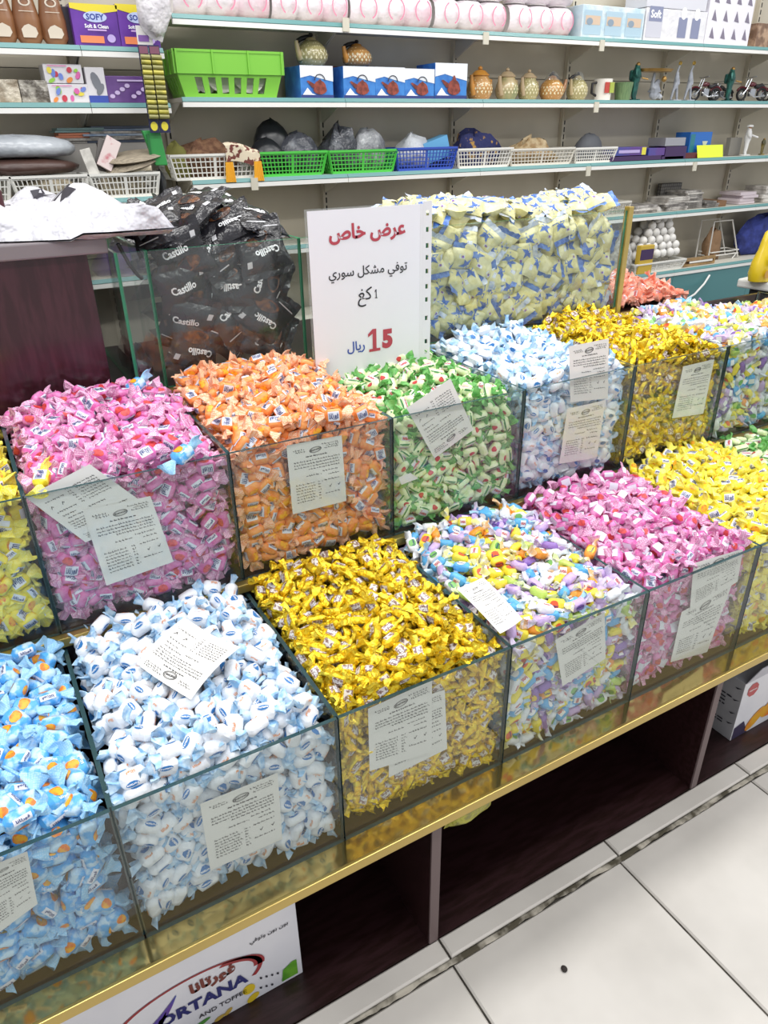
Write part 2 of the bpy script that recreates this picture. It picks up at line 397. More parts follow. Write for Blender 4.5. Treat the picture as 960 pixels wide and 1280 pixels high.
def kind(nm, body, end, L=0.040, ry=0.0142, rz=0.0112, E=0.0225, Wd=0.019, decals=(), body_k={}, end_k={}):
    return dict(nm=nm, L=L, ry=ry, rz=rz, E=E, W=Wd, decals=decals,
                mb=wrapper(nm+'_wrapper', body, **body_k), me=wrapper(nm+'_twist', end, **end_k))
FT, FA = 'Fortana', arabic('فورتانا')
# decal: (shape, material, angle round the body, centre along it, half length, half angle, text, text material)
def std(lbl, ink, ov, txt): return [('band', lbl, 90, 0, .62, 38, txt, ink), ('oval', ov, 200, .05, .55, 36, None, None), ('band', lbl, 310, 0, .6, 34, txt, ink)]
K = {}
K['pink'] = kind('pink', '#d662a9', '#dc90be', decals=std(LBL_W, NAVY, RED, FA), end_k=dict(dots='#f6dcec', dscale=330, dsize=.42), body_k=dict(color2='#e48fc4', scale=70))
K['orange'] = kind('orange', '#f1873f', '#f3a878', decals=std(LBL_W, NAVY, MANGO, FA), end_k=dict(dots='#fbdcc4', dscale=330, dsize=.42), body_k=dict(color2='#f6a35e', scale=70))
K['yellow'] = kind('yellow', '#f8e325', '#f7ea55', decals=std(LBL_W, NAVY, MANGO, FA), end_k=dict(dots='#fbf4a0', dscale=330, dsize=.36), body_k=dict(color2='#f9ec60', scale=70))
K['blue'] = kind('blue', '#58aeee', '#9bd0f4', L=.046, ry=.0175, rz=.0132, E=.025, Wd=.0215,
                 decals=[('oval', MANGO, 75, -.05, .42, 30, None, None), ('none', None, 120, 0, .75, 20, FA, WHITEP), ('band', LBL_W, 215, 0, .6, 26, FA, NAVY), ('oval', MANGO, 300, .1, .42, 30, None, None)],
                 end_k=dict(dots='#b9def8', dscale=300, dsize=.40), body_k=dict(color2='#c4e1f6', scale=45, mixlo=.48, mixhi=.6))
K['white'] = kind('white', '#eef2f8', '#c9e2f6', L=.044, ry=.0160, rz=.0128, E=.020, Wd=.0180,
                  decals=[('oval', BLUEP, 70, -.1, .5, 22, FT, WHITEP), ('none', None, 125, 0, .6, 20, FA, ORNG), ('oval', BLUEP, 235, .1, .5, 22, FT, WHITEP), ('none', None, 290, 0, .6, 20, FA, ORNG)],
                  end_k=dict(color2='#8fc0e8', scale=60, mixlo=.45, mixhi=.62), body_k=dict(rough=.4))
K['gold'] = kind('gold', '#edbf12', '#f2ca1e', L=.043, ry=.0122, rz=.0095, E=.022, Wd=.0145,
                 decals=[('band', BROWNP, 90, 0, .5, 34, FT, WHITEP), ('band', BROWNP, 250, 0, .5, 34, FT, WHITEP)],
                 body_k=dict(metal=.62, rough=.2, bump=1.0, bscale=110, color2='#f7dc3c', scale=80), end_k=dict(metal=.62, rough=.2, bump=1.0, bscale=120, color2='#f8e04a', scale=90))
K['green'] = kind('green', '#d9ecae', '#4e9c4a', L=.044, ry=.0132, rz=.0108, E=.022, Wd=.0165,
                  decals=[('band', GREENP, 40, 0, .85, 12, None, None), ('band', LBL_W, 95, 0, .6, 30, FT, RED), ('band', GREENP, 160, 0, .85, 12, None, None), ('oval', RED, 250, 0, .35, 26, None, None)],
                  end_k=dict(color2='#79bd67', scale=70), body_k=dict(color2='#eaf3cf', scale=60))
K['coral'] = kind('coral', '#ee8d73', '#f4a58e', decals=[('band', LBL_W, 90, 0, .5, 26, FT, RED)], end_k=dict(dots='#f9d3c6', dscale=330, dsize=.36))
ASSORT = [('purple', '#8f6bb8', '#b79bd2', '#f2d54a'), ('light_blue', '#5fb2ea', '#a8d6f3', '#f6f6f6'), ('lemon_yellow', '#f1df45', '#f2ea9a', '#e8603c'),
          ('pearl_white', '#e9ecf1', '#dfe5ee', '#7fbf6a'), ('bright_orange', '#f09a35', '#f3c48a', '#f7e24a'), ('lime', '#bcd96a', '#d5e8a8', '#5a9d43'), ('lilac', '#c9aede', '#d9cbe8', '#8460b4')]
for nm, b, e, o in ASSORT:
    om = mat('print_'+nm, o, 0.4)
    K['a_'+nm] = kind('assorted_'+nm, b, e, L=.040, ry=.0128, rz=.0108, E=.020, Wd=.0145, decals=[('oval', om, 100, 0, .5, 36, FT, NAVY), ('band', WHITEP, 270, 0, .4, 30, FT, RED)], end_k=dict(color2='#f3f4f6', scale=80, mixlo=.5, mixhi=.7))

def prof(u): return 0.40+0.60*max(0.0, 1-abs(u)**5)**0.5
def body_point(k, u, th, off=0.0):
    e = 0.62
    c, s = math.cos(th), math.sin(th)
    r = prof(u)
    return (u*k['L']/2, (k['ry']*r+off)*math.copysign(abs(c)**e, c), (k['rz']*r+off)*math.copysign(abs(s)**e, s))
def add_body(mb, k, nr, nt, m=0, seed=0):
    R = random.Random(seed); us = [-1+2*i/nr for i in range(nr+1)]; jt = [[1+R.uniform(-.07, .07) for _ in range(nt)] for _ in us]
    vs_ = []
    for i, u in enumerate(us):
        for j in range(nt):
            x, y, z = body_point(k, u, 2*math.pi*j/nt); q = jt[i][j] if abs(u) > .5 else 1
            vs_.append((x, y*q, z*q))
    fs = [(i*nt+j, i*nt+(j+1) % nt, (i+1)*nt+(j+1) % nt, (i+1)*nt+j) for i in range(nr) for j in range(nt)]
    mb.add([(x, y, z) for x, y, z in vs_], [f[::-1] for f in fs], m)
def add_end(mb, k, sg, nl, nt, seed, m=0):
    R = random.Random(seed); ph = R.uniform(0, 6.28); tw = R.uniform(-.9, .9); fold = R.uniform(2, 4); bend = R.uniform(-.25, .25); by = R.uniform(-.2, .2)
    jag = [R.uniform(-.22, .22) for _ in range(nt)]
    n0 = k['ry']*.42*.55
    vs_ = []
    for i in range(nl+1):
        s = i/nl
        w = n0*(1-s)+k['W']*s**.75*(1 if i else 0)+(n0*.6 if not i else 0)
        t = n0*(1-s)+.0016+.0022*s
        for j in range(nt):
            a = 2*math.pi*j/nt
            y, z = w*math.cos(a), t*math.sin(a)+.0055*s*math.sin(fold*math.cos(a)*2+ph)
            x = s*k['E']*(1+jag[j]*s)
            q = ph+tw*s
            y, z = y*math.cos(q)-z*math.sin(q), y*math.sin(q)+z*math.cos(q)
            vs_.append((sg*(k['L']/2-.002+x), y+by*x, z+bend*x))
    fs = [(i*nt+j, i*nt+(j+1) % nt, (i+1)*nt+(j+1) % nt, (i+1)*nt+j) for i in range(nl) for j in range(nt)]
    fs.append(tuple(nl*nt+j for j in range(nt)))
    mb.add(vs_, [f[::-1] for f in fs] if sg > 0 else fs, m)
def add_decals(mb, k, base, text=True, lod=0):
    """flat print lies a hair's breadth over the wrapper; returns the slot materials"""
    mats = []
    def slot(m):
        if m not in mats: mats.append(m)
        return base+mats.index(m)
    for shape, dm, ang, c, hl, ha, tx, tm in k['decals']:
        a0, h = math.radians(ang), math.radians(ha)
        if shape == 'band':
            nu, nv = (3, 3) if lod == 0 else (2, 2)
            mb.grid(lambda p, q: body_point(k, c+hl*(2*p-1), a0+h*(2*q-1), .00045 if lod == 0 else .0008), nu, nv, slot(dm), flip=True)
        elif shape == 'oval':
            n = 10 if lod == 0 else 6
            pts = [body_point(k, c+hl*math.cos(t), a0+h*math.sin(t), .00045 if lod == 0 else .0009) for t in (2*math.pi*i/n for i in range(n))]
            ctr_ = body_point(k, c, a0, .0006)
            mb.add(pts+[ctr_], [(n, (i+1) % n, i) for i in range(n)], slot(dm))
        if tx and text:
            R_ = (k['ry']+k['rz'])/2
            wd = hl*k['L']*.86
            p, fs, w, hh = text2d(tx, 0.03, 1)
            s = min(wd/w, 2*h*R_*.62/hh)
            mb.add([body_point(k, c-x*s/(k['L']/2)*-1, a0-y*s/R_, .0009) for x, y in p], [f[::-1] for f in fs], slot(tm))
    return mats

def tri_arrays(mb):
    f, m = [], []
    for q, mi in zip(mb.f, mb.m):
        for i in range(1, len(q)-1): f.append((q[0], q[i], q[i+1])); m.append(mi)
    return np.array(mb.v, np.float32), np.array(f, np.int32), np.array(m, np.int32)
PROTO = {}
def proto(kn):
    """three variants of a sweet: [(body mesh, [end meshes], whole mesh)], and the light copy for the heap"""
    if kn in PROTO: return PROTO[kn]
    k = K[kn]; out = []
    def mesh(mb, name, mats):
        o = mb.build(name, mats, smooth=50); me = o.data; bpy.data.objects.remove(o); return me
    for v in range(3):
        mb = MB(); add_body(mb, k, 8, 12, 0, v); ms = add_decals(mb, k, 1)
        body = mesh(mb, 'wrapped_candy', [k['mb']]+ms)
        ends = []
        for sg in (-1, 1):
            e = MB(); add_end(e, k, sg, 4, 12, v*7+sg*3+5); ends.append(mesh(e, 'twisted_end', [k['me']]))
        mb = MB(); add_body(mb, k, 6, 10, 0, v); add_end(mb, k, -1, 3, 10, v*7+2, 1); add_end(mb, k, 1, 3, 10, v*7+8, 1); ms = add_decals(mb, k, 2, True)
        whole = mesh(mb, 'wrapped_candy', [k['mb'], k['me']]+ms)
        out.append((body, ends, whole))
    lows = []
    for v in range(3):
        mb = MB(); add_body(mb, k, 6, 8, 0, v); add_end(mb, k, -1, 2, 8, v*7+2, 1); add_end(mb, k, 1, 2, 8, v*7+8, 1); ms = add_decals(mb, k, 2, False, 1)
        lows.append((tri_arrays(mb), [k['mb'], k['me']]+ms))
    PROTO[kn] = (out, lows)
    return PROTO[kn]

# ---- heaps: where each bin's sweets lie
class Heap:
    def __init__(s, key, row, i, kinds, rise, front=0.0, bulge=0.02, d=0.034, label=''):
        s.key, s.row, s.kinds, s.label, s.d = key, row, kinds, label, d
        s.x0, s.x1 = XS[i]+T/2, XS[i+1]-T/2
        s.y0, s.y1, s.zb, s.zt = {1: (Y1+T/2, Y2-T/2, Z1B, Z1T), 2: (Y2+T/2, Y3-T/2, Z2B, Z2T), 3: (Y3+T/2, Y4, Z3B, Z3B+.03)}[row]
        s.front, s.rise, s.bulge = front, rise, bulge
        R = random.Random(key); s.lump = [(R.uniform(.2, .8), R.uniform(.25, .8), R.uniform(-.012, .014), R.uniform(.15, .3)) for _ in range(4)]
    def h(s, x, y):
        u = (x-s.x0)/(s.x1-s.x0); t = (y-s.y0)/(s.y1-s.y0)
        z = s.zt+s.front+(s.rise-s.front)*np.clip(t, 0, 1)**.85+s.bulge*(1-np.abs(2*u-1)**3)-s.bulge*.6
        for cu, ct, a, w in s.lump: z = z+a*np.exp(-((u-cu)**2+(t-ct)**2)/w**2)
        return z
MIX = ['a_'+a[0] for a in ASSORT]+['a_pearl_white', 'a_lilac', 'a_lemon_yellow', 'a_light_blue', 'a_lemon_yellow', 'a_pearl_white']
HEAPS = [
    Heap('blue', 1, 0, ['blue'], .012, -.008, .02, .041), Heap('white', 1, 1, ['white'], .022, -.006, .025, .038),
    Heap('gold', 1, 2, ['gold'], .038, .004, .03, .033), Heap('assorted', 1, 3, MIX, .036, -.006, .025, .032),
    Heap('pink', 1, 4, ['pink'], .042, -.004, .03, .034), Heap('yellow', 1, 5, ['yellow'], .042, -.01, .025, .034),
    Heap('green', 1, 6, ['green'], .03, 0, .02, .036),
    Heap('yellow', 2, 0, ['yellow'], .0, -.012, .015, .034), Heap('pink', 2, 1, ['pink'], .042, -.006, .03, .034),
    Heap('orange', 2, 2, ['orange'], .052, .0, .028, .034), Heap('green', 2, 3, ['green'], .008, -.012, .018, .036),
    Heap('white', 2, 4, ['white'], .016, -.01, .022, .038), Heap('gold', 2, 5, ['gold'], .026, .002, .03, .033),
    Heap('assorted', 2, 6, MIX, .012, -.004, .025, .032), Heap('assorted', 2, 7, MIX, -.03, -.02, .015, .034),
    Heap('coral', 3, 6, ['coral'], .02, -.02, .03, .036),
]
def cover(h):
    """a coarse skin of the heap for the sight test"""
    n = 8; vs_, fs = [], []
    for j in range(n+1):
        for i in range(n+1):
            x, y = h.x0+(h.x1-h.x0)*i/n, h.y0+(h.y1-h.y0)*j/n; vs_.append((x, y, float(h.h(x, y))-.012))
    for j in range(n):
        for i in range(n): a = j*(n+1)+i; fs.append((a, a+1, a+n+2, a+n+1))
    b = len(vs_); vs_ += [(h.x0, h.y0+.014, h.zb), (h.x1, h.y0+.014, h.zb), (h.x1, h.y0+.014, float(h.h(h.x1, h.y0))-.01), (h.x0, h.y0+.014, float(h.h(h.x0, h.y0))-.01)]
    fs.append((b, b+1, b+2, b+3))
    return vs_, fs
cv, cf = [], []
for h in HEAPS:
    a, b = cover(h); o = len(cv); cv += a; cf += [tuple(o+i for i in f) for f in b]
BVH = BVHTree.FromPolygons([Vector(p) for p in cv], cf)
CV = Vector(CAM)
def seen(P):
    px, py, z = proj(P)
    if not (-10 < px < 970 and -10 < py < 1290) or z < 0: return 0
    d = Vector(P)-CV; L = d.length
    hit = BVH.ray_cast(CV, d.normalized(), L-.03)
    return 0 if hit[0] is not None else FPX/z
def hexes(w, hgt, d, y0=.45):
    pts = []; j = 0; y = d*y0
    while y < hgt-d*.25:
        x = d*.45+(d*.5 if j % 2 else 0)
        while x < w-d*.3:
            pts.append((x+rng.uniform(-.27, .27)*d, y+rng.uniform(-.27, .27)*d)); x += d
        y += d*.87; j += 1
    return pts
def pose(h, P, N, k, flat=0.3, level=0.0):
    """rotation of a sweet lying against a surface of normal N, kept clear of the glass"""
    N = Vector(N).normalized()
    r = Vector((rng.gauss(0, 1), rng.gauss(0, 1), rng.gauss(0, 1)*(1-level)))
    a = r-N*r.dot(N); a.normalize(); a = (a+N*rng.uniform(-flat, flat)).normalized()
    half = k['L']/2+k['E']*.8
    for ax, lo, hi in ((0, h.x0, h.x1), (1, h.y0, h.y1)):
        room = max(.004, min(P[ax]-lo, hi-P[ax])-.006)
        if abs(a[ax])*half > room and (ax == 1 or P[2] < h.zt+.02):
            a[ax] = math.copysign(room/half, a[ax]); a.normalize()
    b = a.cross(N); b.normalize(); c = a.cross(b)
    roll = rng.uniform(0, 6.283)
    b, c = b*math.cos(roll)+c*math.sin(roll), c*math.cos(roll)-b*math.sin(roll)
    M = Matrix((a, b, a.cross(b))).transposed().to_4x4(); M.translation = Vector(P)
    return M
SHEETS = []       # where price sheets stand against the glass: (tier, x0, x1, z0, z1)
for r_, y_, boxes in ((1, Y1+.006, ((-30, 47, 1064, 1176), (250, 353, 966, 1088), (460, 559, 850, 972), (694, 757, 765, 858), (838, 929, 686, 828))),
                      (2, Y2+.006, ((32, 217, 580, 732), (358, 433, 544, 643), (498, 592, 473, 606), (699, 761, 423, 580), (839, 893, 449, 523)))):
    for px0, px1, py0, py1 in boxes:
        C_ = [at(px, py, y=y_) for px in (px0, px1) for py in (py0, py1)]
        SHEETS.append((r_, min(c[0] for c in C_), max(c[0] for c in C_), min(c[2] for c in C_), max(c[2] for c in C_)))
_HULL = {}
def HULL(kn):
    if kn not in _HULL:
        cs = lambda m: np.array([tuple(v.co) for v in m.vertices], np.float32)
        B_ = np.concatenate([cs(b) for b, es, wh in proto(kn)[0]]); V = np.concatenate([tri[0] for tri, _ in proto(kn)[1]]+[cs(m) for b, es, wh in proto(kn)[0] for m in (*es, wh)]); d = np.array([(math.cos(a)*math.cos(b), math.sin(a)*math.cos(b), math.sin(b)) for a in np.linspace(0, 6.1, 14) for b in (-1.2, -.5, 0, .5, 1.2)])
        _HULL[kn] = (B_[np.unique((B_ @ d.T).argmax(0))], V[np.unique((V @ d.T).argmax(0))])
    return _HULL[kn]
ITEMS = []        # [heap, kind, matrix, size in the picture, under the top layer]
def settle(h, its):
    """push sweets that sink into one another apart (three balls along each), then keep each inside its glass"""
    n = len(its)
    C = np.array([tuple(it[2].translation) for it in its], np.float32); A = np.array([tuple(it[2].col[0])[:3] for it in its], np.float32)
    HL = np.array([K[it[1]]['L']*.5 for it in its], np.float32); RR = np.array([(K[it[1]]['ry']+K[it[1]]['rz'])*.5 for it in its], np.float32)
    offs = np.array([-.78, 0, .78], np.float32); rad = np.repeat(RR*.92, 3); own = np.repeat(np.arange(n), 3)
    lo = np.array([h.x0, h.y0, h.zb], np.float32); hi = np.array([h.x1, h.y1, 9], np.float32)
    ext = np.abs(A)*HL[:, None]+RR[:, None]*.85
    C0 = C.copy()
    for rnd in range(14):
        B = (C[:, None, :]+A[:, None, :]*(offs[None, :, None]*HL[:, None, None])).reshape(-1, 3)
        g = (B*B).sum(1); D2 = g[:, None]+g[None, :]-2*(B @ B.T)
        S = rad[:, None]+rad[None, :]
        I, J = np.nonzero((D2 < S*S) & (own[:, None] < own[None, :]))
        if not len(I): break
        d = B[I]-B[J]; L = np.sqrt((d*d).sum(1))+1e-6
        p = d*((S[I, J]-L)/L*.22)[:, None]
        np.add.at(C, own[I], p); np.add.at(C, own[J], -p)
        C += (C0-C)*.04
        inside = C[:, 2] < h.zt+.03
        for i in range(3):
            l = lo[i]+np.minimum(ext[:, i], .06)+(.003 if i == 1 else 0); u = hi[i]-np.minimum(ext[:, i], .06)
            C[:, i] = np.where(inside | (i == 2), np.clip(C[:, i], l, np.maximum(l, u)), C[:, i])
    for it, c in zip(its, C):
        it[2].translation = Vector(c.tolist())
        N = it[5]
        it[3] = 0 if it[4] else seen((c[0]+N[0]*.014, c[1]+N[1]*.014, c[2]+N[2]*.014))
for h in HEAPS:
    d = h.d; its = []
    def drop(P, N, flat, level, under):
        kn = rng.choice(h.kinds)
        its.append([h, kn, pose(h, P, N, K[kn], flat, level), 0, under, N])
    for x, y in hexes(h.x1-h.x0, h.y1-h.y0, d):
        x += h.x0; y += h.y0; z = float(h.h(x, y)); e = .01
        N = ((float(h.h(x-e, y))-float(h.h(x+e, y)))/(2*e), (float(h.h(x, y-e))-float(h.h(x, y+e)))/(2*e), 1)
        drop((x, y, z-.013+rng.uniform(-.006, .008)), N, .5, 0, False)
        drop((min(max(x+rng.uniform(-.01, .01), h.x0+.02), h.x1-.02), min(y+.012, h.y1-.02), z-.037+rng.uniform(-.005, .005)), N, .3, 0, True)
    hf = [float(h.h(h.x0+(h.x1-h.x0)*i/10, h.y0)) for i in range(11)]
    for x, z in hexes(h.x1-h.x0, max(hf)-h.zb, d*.98, .36):
        x += h.x0; z += h.zb-.004
        if z > float(h.h(x, h.y0))-d*.55 or h.row == 3: continue
        drop((x, h.y0+K[h.kinds[0]]['rz']+.006+rng.uniform(0, .005), z), (0, -1, 0), .08, .35, False)
        drop((min(max(x+rng.uniform(-.012, .012), h.x0+.02), h.x1-.02), h.y0+.047+rng.uniform(0, .008), z+.012), (0, -1, 0), .3, 0, True)
    settle(h, its)
    for it in its:          # last of all no sweet may poke out through glass, board or the price sheets
        M = it[2]; R_ = np.array(M)[:3]; bd, al = HULL(it[1])
        Qb = bd @ R_[:, :3].T + R_[:, 3]; Q = al @ R_[:, :3].T + R_[:, 3]; a, b = Qb.min(0), Qb.max(0); ea, eb = Q.min(0), Q.max(0)
        if eb[2] < h.zt+.02 or h.row == 3 or ea[2] < h.zt-.004:
            e_ = .0055
            papered = any(x0 < b[0]+.01 and a[0]-.01 < x1 and z0 < b[2]+.01 and a[2]-.01 < z1 for r_, x0, x1, z0, z1 in SHEETS if r_ == h.row)
            M[0][3] += max(0, h.x0+.001-a[0], h.x0-e_-ea[0])-max(0, b[0]-h.x1+.001, eb[0]-h.x1-e_)
            M[1][3] += max(0, h.y0+.003-a[1], h.y0+(.0062 if papered else -e_)-ea[1])-max(0, b[1]-h.y1+.001, eb[1]-h.y1-e_)
        M[2][3] += max(0, h.zb+.0008-a[2], h.zb-.002-ea[2])
    ITEMS += its
NAMES = {'pink': 'pink_wrapped_candy', 'orange': 'orange_wrapped_candy', 'yellow': 'yellow_wrapped_candy', 'blue': 'blue_wrapped_candy', 'white': 'white_wrapped_candy',
         'gold': 'gold_foil_candy', 'green': 'green_wrapped_candy', 'coral': 'coral_wrapped_candy', 'assorted': 'assorted_wrapped_candy'}
ROWN = {1: 'front', 2: 'middle', 3: 'rear'}
DESC = {'pink': 'pink twist-wrapped candy with white label', 'orange': 'orange twist-wrapped candy with white label',
        'yellow': 'yellow twist-wrapped candy with a white label', 'blue': 'blue twist-wrapped toffee with mango print',
        'white': 'white twist-wrapped candy with blue print', 'gold': 'gold foil toffee with a brown band',
        'green': 'pale green candy with dark green ends', 'coral': 'coral twist-wrapped candy behind the brass post', 'assorted': 'twist-wrapped fruit candy'}
def individual(key, h, kn, M, size, N):
    out, _ = proto(kn); body, ends, whole = rng.choice(out)
    k = K[kn]; big = size*(k['L']+2*k['E']) > 34
    o = bpy.data.objects.new(NAMES[key], body if big else whole); COL.objects.link(o); o.matrix_world = M
    if big:
        for e in ends:
            c = bpy.data.objects.new('twisted_end', e); COL.objects.link(c); c.parent = o
    d = DESC[key]
    if key == 'assorted': d = kn[2:].replace('_', ' ')+' '+d
    w = 'pressed to the glass' if N[1] == -1 else 'on top of the heap'
    lab = d+', '+w+('' if key in ('coral', 'orange', 'blue') else ', %s tier' % ROWN[h.row])
    tag(o, lab, 'candy', lab.split(' with')[0].split(',')[0]+' '+w+' in the '+ROWN[h.row]+' tier')
    return o
rest = {}
for key in NAMES:
    mine = [it for it in ITEMS if it[0].key == key]
    vis = sorted([it for it in mine if it[3] > 0 and not it[4]], key=lambda it: -it[3])
    for it in vis[:296]: individual(key, it[0], it[1], it[2], it[3], it[5]); it[4] = None
for it in ITEMS:
    if it[4] is not None: rest.setdefault(id(it[0]), []).append(it)
n_tri = 0
for h in HEAPS:
    items = rest.get(id(h), [])
    V, F, Mi, mats = [], [], [], []; base = 0
    for it in items:
        (v, f, m), ms = rng.choice(proto(it[1])[1])
        idx = []
        for q in ms:
            if q not in mats: mats.append(q)
            idx.append(mats.index(q))
        R = np.array(it[2])[:3]
        V.append(v @ R[:, :3].T + R[:, 3]); F.append(f+base); Mi.append(np.array(idx)[m]); base += len(v)
    if not V: continue
    V = np.concatenate(V).astype(np.float32); F = np.concatenate(F).astype(np.int32); Mi = np.concatenate(Mi).astype(np.int32); n_tri += len(F)
    org = np.array([(h.x0+h.x1)/2, (h.y0+h.y1)/2, h.zb], np.float32); V = V-org
    me = bpy.data.meshes.new(h.key+'_candy_heap'); me.vertices.add(len(V)); me.vertices.foreach_set('co', V.ravel())
    me.loops.add(3*len(F)); me.loops.foreach_set('vertex_index', F.ravel()); me.polygons.add(len(F)); me.polygons.foreach_set('loop_start', np.arange(0, 3*len(F), 3, dtype=np.int32))
    for q in mats: me.materials.append(q)
    me.polygons.foreach_set('material_index', Mi); me.polygons.foreach_set('use_smooth', np.ones(len(F), bool)); me.update(calc_edges=True); me.validate()
    me.set_sharp_from_angle(angle=math.radians(50))
    o = bpy.data.objects.new(h.key+'_candy_heap', me); COL.objects.link(o); o.location = Vector(org)
    nb = [g for g in HEAPS if g.key == h.key and g.row == h.row]
    tag(o, 'heap of %s wrapped candy filling a glass bin of the %s tier%s' % (h.key, ROWN[h.row], '' if len(nb) == 1 else (', nearer the brass post' if h is nb[0] else ', farther from the brass post')), 'candy heap', None, 'stuff')
print('heap triangles', n_tri, 'items', len(ITEMS), {k: len([1 for it in ITEMS if it[0].key == k and it[3] > 0]) for k in NAMES})

# ================================================================== BAGS IN THE TOP TIER
def pouch_mesh(w, h, t, seed, nu=10, nv=10, pinch=.55):
    """pillow bag lying in XY, sealed at both ends of Y; returns the surface function and the mesh builder"""
    R = random.Random(seed); a = [R.uniform(0, 6.28) for _ in range(6)]
    def fn(u, v, sd, off=0.0):        # u, v in -1..1
        e = (max(0, 1-abs(u)**2.6)*max(0, 1-abs(v)**2.2))**.5
        wr = .10*math.sin(5*u+a[0]+2*v)+.08*math.sin(6*v+a[1]-2*u)+.06*math.sin(9*u*v+a[2])
        z = sd*(t/2*e*(1+wr)+off)+.004*math.sin(2*u+a[3])*abs(v)**2+.05*t*math.sin(3*v+a[4])
        x = u*w/2*(1-.10*(1-v*v))*(1+.03*math.sin(4*v+a[5]))
        return (x, v*h/2, z)
    mb = MB()
    for sd in (1, -1): mb.grid(lambda p, q: fn(2*p-1, 2*q-1, sd), nu, nv, 0, flip=sd < 0)
    return fn, mb
def fin(w, y0, y1, seed, n=12):
    R = random.Random(seed); mb = MB(); P = []
    for i in range(n+1):
        x = -w/2+w*i/n; z = .003*math.sin(i*1.3+seed)
        P += [(x, y0, z*.3), (x, y1+(.0025 if i % 2 else 0)*math.copysign(1, y1-y0), z+R.uniform(-.0015, .0015))]
    q = [(2*i, 2*i+2, 2*i+3, 2*i+1) for i in range(n)]
    return mb.add(P, q)
BAG = mat('black_foil_bag', '#1d1c20', 0.22, spec=0.6, bump=.5, bscale=28, color2='#2b2a30', scale=14)
BAGW = mat('bag_window_toffee', '#4b3026', 0.25, color2='#8c5a34', scale=55, mixlo=.45, mixhi=.7, bump=.5, bscale=50)
SILVER = mat('silver_print', '#c9c9cd', 0.35)
bags = []
for v in range(4):
    fn, mb = pouch_mesh(.145, .118, .042, 40+v)
    root = mb.build('toffee_bag', BAG, smooth=60)
    for sg in (-1, 1): fin(.145, sg*.058, sg*.074, v+sg).build('seal_fin', BAG, root)
    s = lambda x, y: fn(x/.0725, y/.059, 1, .0012)
    m = MB(); plate(oval(.012, -.022, .036, .017, 14, .2), s, m); m.build('window', BAGW, root)
    m = MB(); letters(m, 'Castillo', s, width=.075, cx=-.008, cy=.014, bold=.03, rot=.06); m.build('lettering', WHITEP, root)
    m = MB(); m.add([s(x, y) for x, y in ((.045, .03), (.058, .03), (.058, .045), (.045, .045))], [(0, 1, 2, 3)])
    m.add([s(x, y) for x, y in ((-.06, -.045), (-.01, -.05), (-.01, -.047), (-.06, -.042))], [(0, 1, 2, 3)]); m.build('print', SILVER, root)
    s2 = lambda x, y: fn(-x/.0725, y/.059, -1, .0012)
    m = MB(); letters(m, 'Castillo', s2, width=.075, bold=.03, cy=.01); m.build('lettering', WHITEP, root)
    bags.append(root)
def bounds_of(o, M):
    C = np.array([tuple(v.co) for v in o.data.vertices]); R = np.array(M)[:3]
    Q = C @ R[:, :3].T + R[:, 3]
    return Q.min(0), Q.max(0)
def place(root, M, lo, hi, first, top=None):
    """copy of a thing put at M, nudged until it lies inside lo..hi"""
    a, b = bounds_of(root, M); M = M.copy()
    for i in range(3):
        if hi[i] is not None and b[i] > hi[i]: M[i][3] -= b[i]-hi[i]
        elif lo[i] is not None and a[i] < lo[i]: M[i][3] += lo[i]-a[i]
    o = root if first else copy_tree(root)
    o.matrix_world = M
    return o
def frame(z_, x_):
    z_ = Vector(z_).normalized(); x_ = Vector(x_); x_ = (x_-z_*x_.dot(z_)).normalized()
    return Matrix((x_, z_.cross(x_), z_)).transposed().to_4x4()
first = {id(b): True for b in bags}
def add_bag(P, N, ang, lab, lo, hi, grp):
    b = rng.choice(bags); f = first[id(b)]; first[id(b)] = False
    N = Vector(N).normalized(); X = Vector((1, 0, 0)) if abs(N.x) < .8 else Vector((0, 0, 1))
    M = Matrix.Translation(P) @ frame(N, X) @ Matrix.Rotation(ang, 4, 'Z')
    o = place(b, M, lo, hi, f)
    return tag(o, lab, 'bag', grp)
xa, xb = XS[2]+T/2+.003, XS[3]-T/2-.003
for r in range(4):
    for c in range(3):
        add_bag((xa+.07+c*.125+rng.uniform(-.012, .012), Y3+.034+.03*(c % 2)+rng.uniform(0, .02), Z3B+.06+r*.083), (rng.uniform(-.4, .4), -1, rng.uniform(-.3, .5)), rng.uniform(-1.1, 1.1)+(math.pi if rng.random() < .25 else 0),
                'black toffee bag with white lettering pressed against the front glass of the rear tier', (xa, Y3+T/2+.003, Z3B+.002), (xb, Y4-.05, None), 'black toffee bags behind the glass')
for r in range(3):
    for c in range(3):
        add_bag((xa+.07+c*.125, Y3+.13+r*.11, Z3B+.25+rng.uniform(-.02, .02)), (rng.uniform(-.3, .3), rng.uniform(-.4, .1), 1), rng.uniform(0, 6.28), 'black toffee bag lying within the full glass bin', (xa, Y3+.01, None), (xb, Y4-.03, None), 'black toffee bags inside the bin')
TOPS = [(-.12, 1.16, 1.40), (-.03, 1.15, 1.42), (.06, 1.16, 1.40), (.15, 1.15, 1.405), (.0, 1.24, 1.45), (.1, 1.26, 1.42), (.19, 1.24, 1.40), (-.12, 1.27, 1.40), (-.05, 1.34, 1.42), (.08, 1.37, 1.41), (.18, 1.38, 1.39),
        (-.12, 1.42, 1.37), (.02, 1.47, 1.39), (.15, 1.48, 1.38)]
